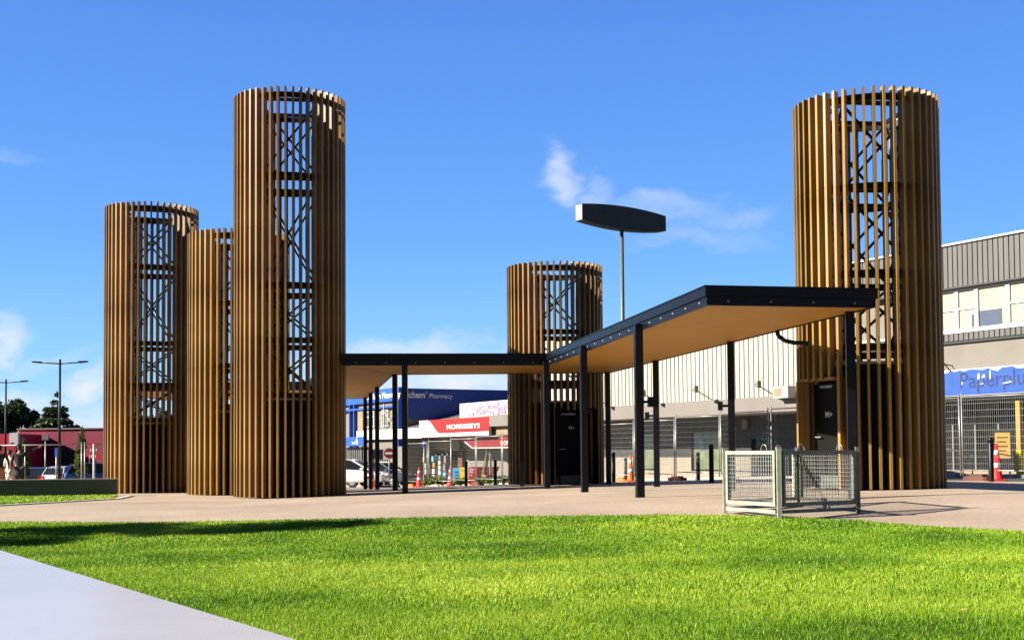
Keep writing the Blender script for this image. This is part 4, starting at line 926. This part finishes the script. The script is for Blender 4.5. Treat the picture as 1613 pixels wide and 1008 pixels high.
# ------------------------------------------------------------------ cars
def car(body_mat, name='parked_car', Lc=4.2, sedan=False):
    t = thing(name, '', 'car', group='parked cars'); hw = .86
    if sedan: side = [(-2.15, .45), (-2.15, .78), (-2.05, .93), (-1.35, .98), (-.2, 1.0), (.9, .96), (1.6, .86), (2.05, .72), (2.15, .5), (2.12, .32), (-2.1, .30)]; cab = [(-1.65, .97), (-1.05, 1.38), (-.7, 1.44), (.15, 1.44), (.45, 1.38), (1.2, .94)]
    else: side = [(-2.0, .42), (-2.02, .80), (-1.92, .98), (-1.2, 1.0), (0, .99), (.95, .93), (1.65, .82), (2.0, .66), (2.08, .48), (2.04, .30), (-1.96, .28)]; cab = [(-1.85, .98), (-1.55, 1.40), (-1.2, 1.49), (-.1, 1.50), (.35, 1.42), (1.25, .92)]
    n = len(side); st = [(-hw, .90, .02), (-hw * .96, .985, .0), (-hw * .6, 1, 0), (0, 1.0, 0), (hw * .6, 1, 0), (hw * .96, .985, 0), (hw, .90, .02)]
    vs = []; fs = []
    for (y, k_, dz) in st:
        for (x, z) in side: vs.append((x * k_, y, (z - .6) * (k_ ** 2) + .6))
    for i in range(len(st) - 1):
        for j in range(n): l = (j + 1) % n; fs.append((i * n + j, i * n + l, (i + 1) * n + l, (i + 1) * n + j))
    fs += [tuple(range(n))[::-1], tuple((len(st) - 1) * n + j for j in range(n))]
    b = MB(); b.smooth = True; b.add(vs, fs); b.smooth = False; bo = b.build('body', M[body_mat], t); bv = bo.modifiers.new('bevel', 'BEVEL'); bv.width = .04; bv.segments = 2; bv.limit_method = 'ANGLE'
    top = .72; b = MB(); m_ = len(cab); vs = []
    for s in (-1, 1):
        for (x, z) in cab: f_ = (z - .95) / .5; vs.append((x * (1 if 1 else 1), s * (hw * .95 - .17 * max(0, f_)), z - .02))
    fs = [(i, i + 1, m_ + i + 1, m_ + i) for i in range(m_ - 1)] + [tuple(range(m_))[::-1], tuple(range(m_, 2 * m_))]
    b.add(vs, fs); b.build('windows', M['carglass'], t)
    b = MB(); rf = cab[1:-1]; vs = [(x, s * (hw * .95 - .17 * max(0, (z - .95) / .5) + .012), z) for s in (-1, 1) for x, z in rf]; vs += [(x, y, z + .03) for x, y, z in vs]; k_ = len(rf)
    fs = []
    for base, fl in ((0, 1), (2 * k_, 0)):
        for i in range(k_ - 1): f_ = (base + i, base + i + 1, base + k_ + i + 1, base + k_ + i); fs.append(f_[::-1] if fl else f_)
    for s in (0, k_):
        for i in range(k_ - 1): fs.append((s + i, s + i + 1, 2 * k_ + s + i + 1, 2 * k_ + s + i))
    fs += [(0, k_, 3 * k_, 2 * k_), (k_ - 1, 2 * k_ - 1, 4 * k_ - 1, 3 * k_ - 1)]
    b.add(vs, fs); b.build('roof', M[body_mat], t)
    for s in (-1, 1):
        yb = s * (hw * .95 + .012); yt = s * (hw * .95 - .15 + .012)
        for (xb_, xt) in ((cab[0][0], cab[1][0]), (cab[-1][0], cab[-2][0]), (-.25, -.3)): MB().bar((xb_, yb, .95), (xt, yt, cab[2][1] - .05), .06, .05, (0, s, 0)).build('pillar', M[body_mat], t)
        MB().box(.85, 1.0, s * .95 - .09, s * .95 + .09, .95, 1.06).build('mirror', M[body_mat], t)
        for x in (-1.28, 1.30):
            w = MB(); w.tube((x, s * .66, .31), (x, s * .875, .31), .31, n=20); wo = w.build('wheel', M['tyre'], t)
            MB().tube((x, s * .876, .31), (x, s * .885, .31), .20, .18, n=16).build('rim', M['rim'], wo)
        MB().lathe([(.001, .09), (.07, .07), (.11, 0), (.10, -.07), (.001, -.09)], 10, (1.93 if not sedan else 2.0, s * .60, .66)).build('headlight', M['lamp'], t)
        MB().box(-2.06 if not sedan else -2.17, -1.93, s * .66 - .12, s * .66 + .12, .72, .90).build('taillight', M['taillamp'], t)
    MB().box(-2.07 if not sedan else -2.19, -2.0, -.26, .26, .5, .61).build('number_plate', M['white'], t)
    return t
c = car('carwhite'); c.location = pd(549, 65); c.rotation_euler[2] = R(-8); c['label'] = 'white hatchback at the left under the canopy beside the slatted hoarding'
c2 = car('cargrey', sedan=True); c2.location = pd(596, 71); c2.rotation_euler[2] = R(-20); c2['label'] = 'dark blue grey sedan partly behind the canopy columns'
dup(c2, pd(64, 84), R(92), 'dark car seen end on behind the retaining wall', swap={'body': M['cardark'], 'roof': M['cardark'], 'pillar': M['cardark']})
dup(c, pd(113, 82), R(70), 'silver car between the lamp post and the slim tree', swap={'body': M['carsilver'], 'roof': M['carsilver'], 'pillar': M['carsilver']})
dup(c, pd(156, 72), R(25), 'blue hatchback beside the leftmost slatted tower', swap={'body': M['carblue'], 'roof': M['carblue'], 'pillar': M['carblue']})
dup(c, pd(84, 96), R(5), 'white car far back before the maroon wall')

# ------------------------------------------------------------------ left side: maroon building, lamps, railing
y0 = 100; xa_, xb_ = W(28, y0), W(420, y0)
mz = E + (718 - 676) * y0 / 1950; g = G(-30, y0)
t = thing('maroon_building', 'long low maroon building with pale base behind the trees on the left', 'building', (-35, y0, g))
o_ = (35, -y0, -g)
b = MB(o_); b.prism([(xa_, y0), (xb_, y0 - 3), (xb_, y0 + 12), (xa_, y0 + 12)], g + 1.7, mz); b.build('upper_wall', M['maroon'], t)
b = MB(o_); b.prism([(xa_, y0 - .05), (xb_, y0 - 3.05), (xb_, y0 + 11), (xa_, y0 + 11)], g - .1, g + 1.698); b.build('base_wall', M['concwall'], t)
b = MB(o_); b.prism([(xa_ - .1, y0 - .12), (xb_, y0 - 3.12), (xb_, y0 + 12), (xa_ - .1, y0 + 12)], mz + .002, mz + .10); b.build('parapet_cap', M['greige'], t)
b = MB(o_); b.prism([(W(99, y0), y0 - .85), (W(119, y0), y0 - 1.0), (W(119, y0), y0 - .5), (W(99, y0), y0 - .5)], g, g + 3.0); b.build('roller_door', M['darkgrey'], t)
t = thing('pink_building', 'bright crimson shed with a white sign panel at the far left edge', 'building', (W(-40, 94), 94, g)); o_ = (-W(-40, 94), -94, -g)
b = MB(o_); b.box(W(-160, 94), W(24, 94), 94, 104, g, E + (718 - 682) * 94 / 1950); b.build('wall', M['conered'] if 0 else mat('crimson_wall', (.42, .012, .05), .5), t)
b = MB(o_); b.box(W(17, 94), W(31, 94), 93.6, 93.9, E + (718 - 701) * 94 / 1950, E + (718 - 682) * 94 / 1950 + .05); b.build('sign_panel', M['white'], t)
q = MB(o_)
for k_ in range(4): q.box(W(18.5, 94), W(24 + k_ % 2 * 2, 94), 93.585, 93.595, E + (718 - 696 - 1.2 * k_) * 94 / 1950, E + (718 - 696.6 - 1.2 * k_) * 94 / 1950)
q.build('printed_lines', M['cargrey'], t)
def lamp(px, y, h, arm, label, one=False):
    t = thing('street_lamp', label, 'street lamp', pd(px, y), 0, 'double armed street lamps')
    MB().tube((0, 0, 0), (0, 0, h), .075, .05, 12).build('pole', M['steel'], t); MB().tube((0, 0, 0), (0, 0, .5), .10, .09, 12).build('base_sleeve', M['steel'], t)
    for s in (-1, 1):
        a = MB().tube((0, 0, h - .22), (s * arm * .72, 0, h - .16), .032, .028, 8).build('arm', M['steel'], t)
        MB().yprism([(s * arm * .70, h - .19), (s * arm, h - .15), (s * arm, h - .09), (s * arm * .70, h - .10)][::s], -.13, .13).build('lamp_head', M['steel'], a)
lamp(93, 60, 4.7 + E - G(W(93, 60), 60), 1.33, 'street lamp with two arms rising right of the conifer')
lamp(8, 76, 4.75 + E - G(W(8, 76), 76), 1.33, 'street lamp at the left picture edge')
t = thing('railing', 'long thin grey railing behind the retaining wall', 'railing', pd(80, 48)); X0 = W(80, 48); g = G(X0, 48); zr_ = E + (719 - 701.5) * 48 / 1950 - g
MB().tube((W(-40, 48) - X0, 0, zr_), (W(166, 48) - X0, 0, zr_ + .02), .022).build('top_rail', M['galv'], t)
for px in (-30, 39, 128, 133): MB().tube((W(px, 48) - X0, 0, 0), (W(px, 48) - X0, 0, zr_ + (.1 if px > 100 else 0)), .024).build('post', M['galv'], t)
post_sign('blue_topped_post', 88.5, 46, E + .30 - G(-15, 46), 'white post with a small blue top in front of the lamp pole', .10, .32, 'blue', cat='post')
t = thing('white_post', 'slim white post in front of the red signs', 'post', pd(147.5, 44)); MB().tube((0, 0, 0), (0, 0, E + .36 - G(-14, 44)), .04).build('shaft', M['white'], t); MB().lathe([(.05, 0), (.05, .05), (.001, .07)], 10, (0, 0, E + .36 - G(-14, 44))).build('cap', M['white'], t)
t = thing('box_sign', 'plain grey box sign on a post before the maroon wall', 'sign', pd(71, 88)); h = E + (718 - 684) * 88 / 1950 - G(-30, 88); MB().box(-.23, .23, -.1, .1, h - .38, h).build('box', M['greige'], t); MB().tube((0, 0, 0), (0, 0, h - .38), .05).build('pole', M['galv'], t)
for (px, w, ya_, yb_, lab) in ((144.5, .62, 697, 705, 'upper red sign panel with white marks'), (145, .62, 706.5, 714, 'middle red sign panel with white marks'), (148, .85, 715, 723, 'widest lowest red sign panel with white marks')):
    pass
t = thing('red_sign_stack', 'stack of three red sign panels with white marks left of the slatted tower', 'sign', pd(147, 72)); g = G(W(147, 72), 72)
ZZ = lambda py: E + (718 - py) * 72 / 1950 - g
for s in (-.25, .25): MB().box(s - .02, s + .02, 0, .04, 0, ZZ(700)).build('leg', M['galv'], t)
for (a, c_, u, v) in ((-.25, .22, 697, 703.5), (-.25, .22, 704.5, 713), (-.3, .45, 714.5, 723)):
    p_ = MB().box(a, c_, -.03, -.005, ZZ(v), ZZ(u)).build('panel', M['red'], t); q = MB(); 
    if u > 700:
        for k_ in range(4): q.box(a + .05 + .11 * k_, a + .12 + .11 * k_, -.04, -.032, ZZ(v) + .09, ZZ(u) - .08)
        q.build('white_marks', M['white'], p_)

# ------------------------------------------------------------------ foliage
def crown_mesh(name, pts_fn, n, size, m, seed, lo=.2):
    rs = np.random.RandomState(seed); P, shade = pts_fn(rs, n); n = len(P)
    nrm = rs.normal(size=(n, 3)); nrm[:, 2] = np.abs(nrm[:, 2]) + .3; nrm /= np.linalg.norm(nrm, axis=1)[:, None]
    u = np.cross(nrm, rs.normal(size=(n, 3))); u /= np.linalg.norm(u, axis=1)[:, None]; v = np.cross(nrm, u)
    s = (size * rs.uniform(.6, 1.3, n))[:, None]
    V = np.stack([P - u * s, P - v * s * .5, P + u * s, P + v * s * .5], 1).reshape(-1, 3)
    me = bpy.data.meshes.new(name); me.from_pydata([], [], []); me.vertices.add(4 * n); me.vertices.foreach_set('co', V.astype(np.float32).ravel())
    me.loops.add(4 * n); me.loops.foreach_set('vertex_index', np.arange(4 * n, dtype=np.int32)); me.polygons.add(n); me.polygons.foreach_set('loop_start', np.arange(n, dtype=np.int32) * 4); me.update(calc_edges=True)
    add_tint(me, np.repeat(np.clip(shade + rs.normal(size=n) * .18, 0, 1), 4)); me.materials.append(M[m]); return me
def blobs_fn(blobs):
    def f(rs, n):
        vol = np.array([b[3] * b[4] * b[5] for b in blobs]); k = rs.choice(len(blobs), n, p=vol / vol.sum()); B = np.array(blobs)[k]
        d = rs.normal(size=(n, 3)); d /= np.linalg.norm(d, axis=1)[:, None]; r = rs.rand(n) ** .45
        P = B[:, :3] + d * B[:, 3:6] * r[:, None]
        return P, .45 + .25 * (rs.rand(len(blobs))[k] - .5)
    return f
def tree(name, x, y, h, blobs, n, size, m, label, seed, cat='tree', trunk=.12, group=None, tr_top=.7):
    g = G(x, y); t = thing(name, label, cat, (x, y, g), 0, group); rr = random.Random(seed)
    b = MB(); z1 = h * tr_top; b.tube((0, 0, -.1), (0, 0, z1 * .5), trunk, trunk * .75, 10); b.tube((0, 0, z1 * .5), (.02 * h * .2, 0, z1), trunk * .75, trunk * .25, 8)
    for B in blobs[:9]:
        z0 = min(B[2] * .6, z1 * .9); b.tube((0, 0, z0), (B[0] * .8, B[1] * .8, B[2]), trunk * .35, trunk * .1, 6)
    b.build('trunk', M['bark'], t)
    me = crown_mesh('crown', blobs_fn(blobs), n, size, m, seed); part('crown', me, t); return t
def rblobs(rr, h0, h1, r, k, squash=.75):
    out = []
    for i in range(k):
        z = rr.uniform(h0, h1); f = math.sin(math.pi * min(.95, max(.12, (z - h0) / (h1 - h0) * .8 + .12))); a = rr.uniform(0, 6.28); q = r * f * rr.uniform(.3, .85); s = r * rr.uniform(.22, .42)
        out.append((q * math.cos(a), q * math.sin(a), z, s, s, s * squash))
    return out
rr = random.Random(1)
hh = lambda px, y, py: E + (719 - py) * y / 1950 - G(W(px, y), y)
tree('broadleaf_tree', W(22, 130), 130, hh(22, 130, 634), rblobs(rr, 2, hh(22, 130, 638), 3.6, 44), 20000, .24, 'leafdark', 'broad dark tree behind the maroon building at the far left', 31, trunk=.3)
tree('broadleaf_tree', W(-35, 125), 125, 9, rblobs(rr, 2, 8, 3.4, 26), 6000, .20, 'leafdark', 'dark tree cut by the left picture edge', 32, trunk=.3)
h = hh(89, 125, 617); cb = []
for i in range(11):
    z = 2.2 + (h - 2.6) * i / 10; r_ = 4.0 * (1 - i / 10.6) ** .9
    for k_ in range(max(1, int(7 - i * .5))): a = rr.uniform(0, 6.28); q = r_ * rr.uniform(.35, .8); cb.append((q * math.cos(a), q * math.sin(a), z - .12 * q + rr.uniform(-.1, .1), r_ * .42 + .12, r_ * .42 + .12, .2 + .10 * r_))
tree('conifer_tree', W(89, 125), 125, h, cb, 42000, .20, 'leafdark', 'dark tiered conifer behind the maroon building', 33, trunk=.25, tr_top=.9)
tree('broadleaf_tree', W(243, 118), 118, hh(243, 118, 634), rblobs(rr, 2, hh(243, 118, 638), 1.9, 18), 3500, .17, 'leafdark', 'dark tree glimpsed through the leftmost slatted tower', 34, trunk=.2)
def slim(px, y, py, w, label, seed):
    h = hh(px, y, py); rr = random.Random(seed); bl = []
    for i in range(24): z = .9 + (h - 1.0) * i / 24; f = (1 - (i / 24) ** 2.2) * .9 + .12; a = rr.uniform(0, 6.28); q = w * .45 * f; bl.append((q * math.cos(a), q * math.sin(a), z, w * .42 * f, w * .42 * f, .22))
    tree('slim_tree', W(px, y), y, h, bl, 2200, .085, 'leafmid', label, seed, trunk=.05, group='slim young street trees', tr_top=.85)
slim(128, 68, 669, .46, 'slim young tree beside the red signs', 41); slim(37, 72, 686, .44, 'slim young tree behind the person in black', 42)
for i, (px, y, w, h, lab) in enumerate([(690, 58, .45, .55, 'green leafy shrub between the two red cones'), (672, 57.5, .3, .35, 'low shrub right of the left red cone'), (724, 57, .45, .4, 'yellow green shrub below the yellow board'), (757, 56, .4, .4, 'yellow green shrub right of the red board'), (770, 55.5, .45, .42, 'yellow green shrub below the pole bundle'), (790, 54.5, .4, .45, 'yellow green shrub touching the shortest tower')]):
    t = thing('low_shrub', lab, 'shrub', pd(px, y), 0, 'low shrubs along the fence'); rr = random.Random(50 + i)
    b = MB()
    for k_ in range(6): a = rr.uniform(0, 6.28); b.tube((0, 0, 0), (w * .6 * math.cos(a), w * .6 * math.sin(a), h * .8), .012, .005, 5)
    b.build('stems', M['bark'], t); part('foliage', crown_mesh('foliage', blobs_fn([(rr.uniform(-w, w) * .6, rr.uniform(-w, w) * .5, h * rr.uniform(.3, .7), w * .45, w * .45, h * .35) for _ in range(7)]), 700, .055, 'leafshrub', 60 + i), t)
# tree just outside the picture on the left: its shade falls across the lawn
rr = random.Random(77)
tree('street_tree', -21.5, 13.9, 8.6, rblobs(rr, 2.4, 9.3, 2.0, 34), 9000, .14, 'leafmid', 'slender tree on the lawn beyond the left edge, shading the grass', 78, trunk=.14)

# ------------------------------------------------------------------ people
def skin(name, joints, bones, m, parent, lvl=2):
    bm = bmesh.new(); V = {k: bm.verts.new(p[:3]) for k, p in joints.items()}; bm.verts.index_update()
    for a, b in bones: bm.edges.new((V[a], V[b]))
    me = bpy.data.meshes.new(name); order = list(joints); bm.to_mesh(me); bm.free()
    o = bpy.data.objects.new(name, me); C.objects.link(o); o.parent = parent
    sk = o.modifiers.new('skin', 'SKIN'); sk.use_smooth_shade = True
    for i, k in enumerate(order):
        p = joints[k]; r_ = p[3]; d_ = me.skin_vertices[0].data[i]; d_.radius = (r_, p[4] if len(p) > 4 else r_)
        d_.use_root = i == 0
    ss = o.modifiers.new('sub', 'SUBSURF'); ss.levels = lvl; ss.render_levels = lvl; me.materials.append(m); return o
def person(px, y, h, rz, label, arms, top, legs, hairm='hair', coat=False, bag=False):
    t = thing('person', label, 'person', pd(px, y), rz, 'people behind the retaining wall'); k = h / 1.75
    J = {'pelvis': (0, 0, .95, .13, .10), 'waist': (0, 0, 1.10, .12, .09), 'chest': (0, 0, 1.30, .15, .10), 'neckb': (0, 0, 1.45, .07, .06), 'neck': (0, .01, 1.51, .05), 'jaw': (0, .03, 1.58, .065, .07), 'head': (0, .02, 1.66, .078, .09), 'crown': (0, .01, 1.73, .055, .06)}
    Bn = [('pelvis', 'waist'), ('waist', 'chest'), ('chest', 'neckb'), ('neckb', 'neck'), ('neck', 'jaw'), ('jaw', 'head'), ('head', 'crown')]
    for s, n_ in ((-1, 'l'), (1, 'r')):
        J.update({'hip' + n_: (s * .10, 0, .88, .085), 'knee' + n_: (s * .11, .03, .48, .055), 'ankle' + n_: (s * .11, -.02, .09, .038), 'toe' + n_: (s * .12, .12, .04, .035)})
        Bn += [('pelvis', 'hip' + n_), ('hip' + n_, 'knee' + n_), ('knee' + n_, 'ankle' + n_), ('ankle' + n_, 'toe' + n_)]
        sh = (s * .19, 0, 1.42); el, wr = arms[n_]
        J.update({'sh' + n_: (*sh, .05), 'el' + n_: (*el, .038), 'wr' + n_: (*wr, .026)}); Bn += [('chest', 'sh' + n_), ('sh' + n_, 'el' + n_), ('el' + n_, 'wr' + n_)]
        d = (Vector(wr) - Vector(el)).normalized(); sd = d.cross(Vector((0, 1, 0))).normalized() if abs(d.y) < .9 else Vector((1, 0, 0)); pm = Vector(wr) + d * .07
        J['pm' + n_] = (*pm, .028, .018); Bn.append(('wr' + n_, 'pm' + n_))
        for f_ in range(4):
            q = pm + sd * (f_ - 1.5) * .02 + d * (.075 + (.0, .012, .008, -.012)[f_]) + Vector((0, .012, 0)); J['f%d%s' % (f_, n_)] = (*q, .008); Bn.append(('pm' + n_, 'f%d%s' % (f_, n_)))
        q = Vector(wr) + d * .05 + sd * -.055; J['th' + n_] = (*q, .009); Bn.append(('wr' + n_, 'th' + n_))
    J = {a: tuple(c_ * k for c_ in b_) for a, b_ in J.items()}
    skin('body', J, Bn, M['skin'], t)
    T = {a: J[a] for a in ('waist', 'chest', 'neckb', 'pelvis')}; T = {a: (*v[:3], v[3] + .025, v[4] + .025) for a, v in T.items()}; TB = [('waist', 'chest'), ('chest', 'neckb'), ('waist', 'pelvis')]
    for n_ in 'lr':
        for a, r_ in (('sh', .065), ('el', .05)): T[a + n_] = (*J[a + n_][:3], r_)
        T['wr' + n_] = (*(Vector(J['wr' + n_][:3]) * .93 + Vector(J['el' + n_][:3]) * .07), .036); TB += [('chest', 'sh' + n_), ('sh' + n_, 'el' + n_), ('el' + n_, 'wr' + n_)]
    if coat: T['hem'] = (0, 0, .55 * k, .20, .15); TB.append(('pelvis', 'hem'))
    skin('coat' if coat else 'jacket', T, TB, M[top], t)
    L_ = {'pelvis': (*J['pelvis'][:3], .15, .12)}; LB = []
    for n_ in 'lr':
        for a, r_ in (('hip', .10), ('knee', .075), ('ankle', .06)): L_[a + n_] = (*J[a + n_][:3], r_)
        LB += [('pelvis', 'hip' + n_), ('hip' + n_, 'knee' + n_), ('knee' + n_, 'ankle' + n_)]
    skin('trousers', L_, LB, M[legs], t)
    skin('hair', {'a': (0, -.02 * k, 1.665 * k, .088 * k, .09 * k), 'b': (0, -.01 * k, 1.735 * k, .07 * k, .075 * k), 'c': (0, -.055 * k, 1.56 * k, .07 * k, .05 * k), 'd': (0, 0, 1.775 * k, .035 * k, .035 * k)}, [('a', 'b'), ('a', 'c'), ('b', 'd')], M[hairm], t)
    for s in (-1, 1): MB().lathe([(.001, .012), (.012, .006), (.012, -.006), (.001, -.012)], 8, (s * .03 * k, .108 * k, 1.655 * k)).build('eye', M['cloth_black'], t)
    MB().bar((0, .10 * k, 1.66 * k), (0, .128 * k, 1.625 * k), .022, .022).build('nose', M['skin'], t)
    MB().box(-.025 * k, .025 * k, .094 * k, .108 * k, 1.588 * k, 1.596 * k).build('mouth', M['darkred'], t)
    return t
down = lambda s: ((s * .25, -.02, 1.15), (s * .27, .06, .90))
person(30, 46, 1.77, R(12), 'person in black coat pointing to the right with an outstretched arm', {'l': down(-1), 'r': ((.42, .06, 1.53), (.66, .12, 1.66))}, 'cloth_black', 'cloth_black', coat=True)
person(15, 47.5, 1.62, R(-20), 'person in a pale patterned garment left of the pointing person', {'l': down(-1), 'r': ((.26, .05, 1.18), (.22, .25, 1.05))}, 'cloth_pale', 'cloth_pale', coat=True)
person(-1, 46, 1.74, R(30), 'person in black top and tan trousers at the left picture edge', {'l': down(-1), 'r': ((.3, .03, 1.2), (.34, .15, .98))}, 'cloth_black', 'cloth_tan')
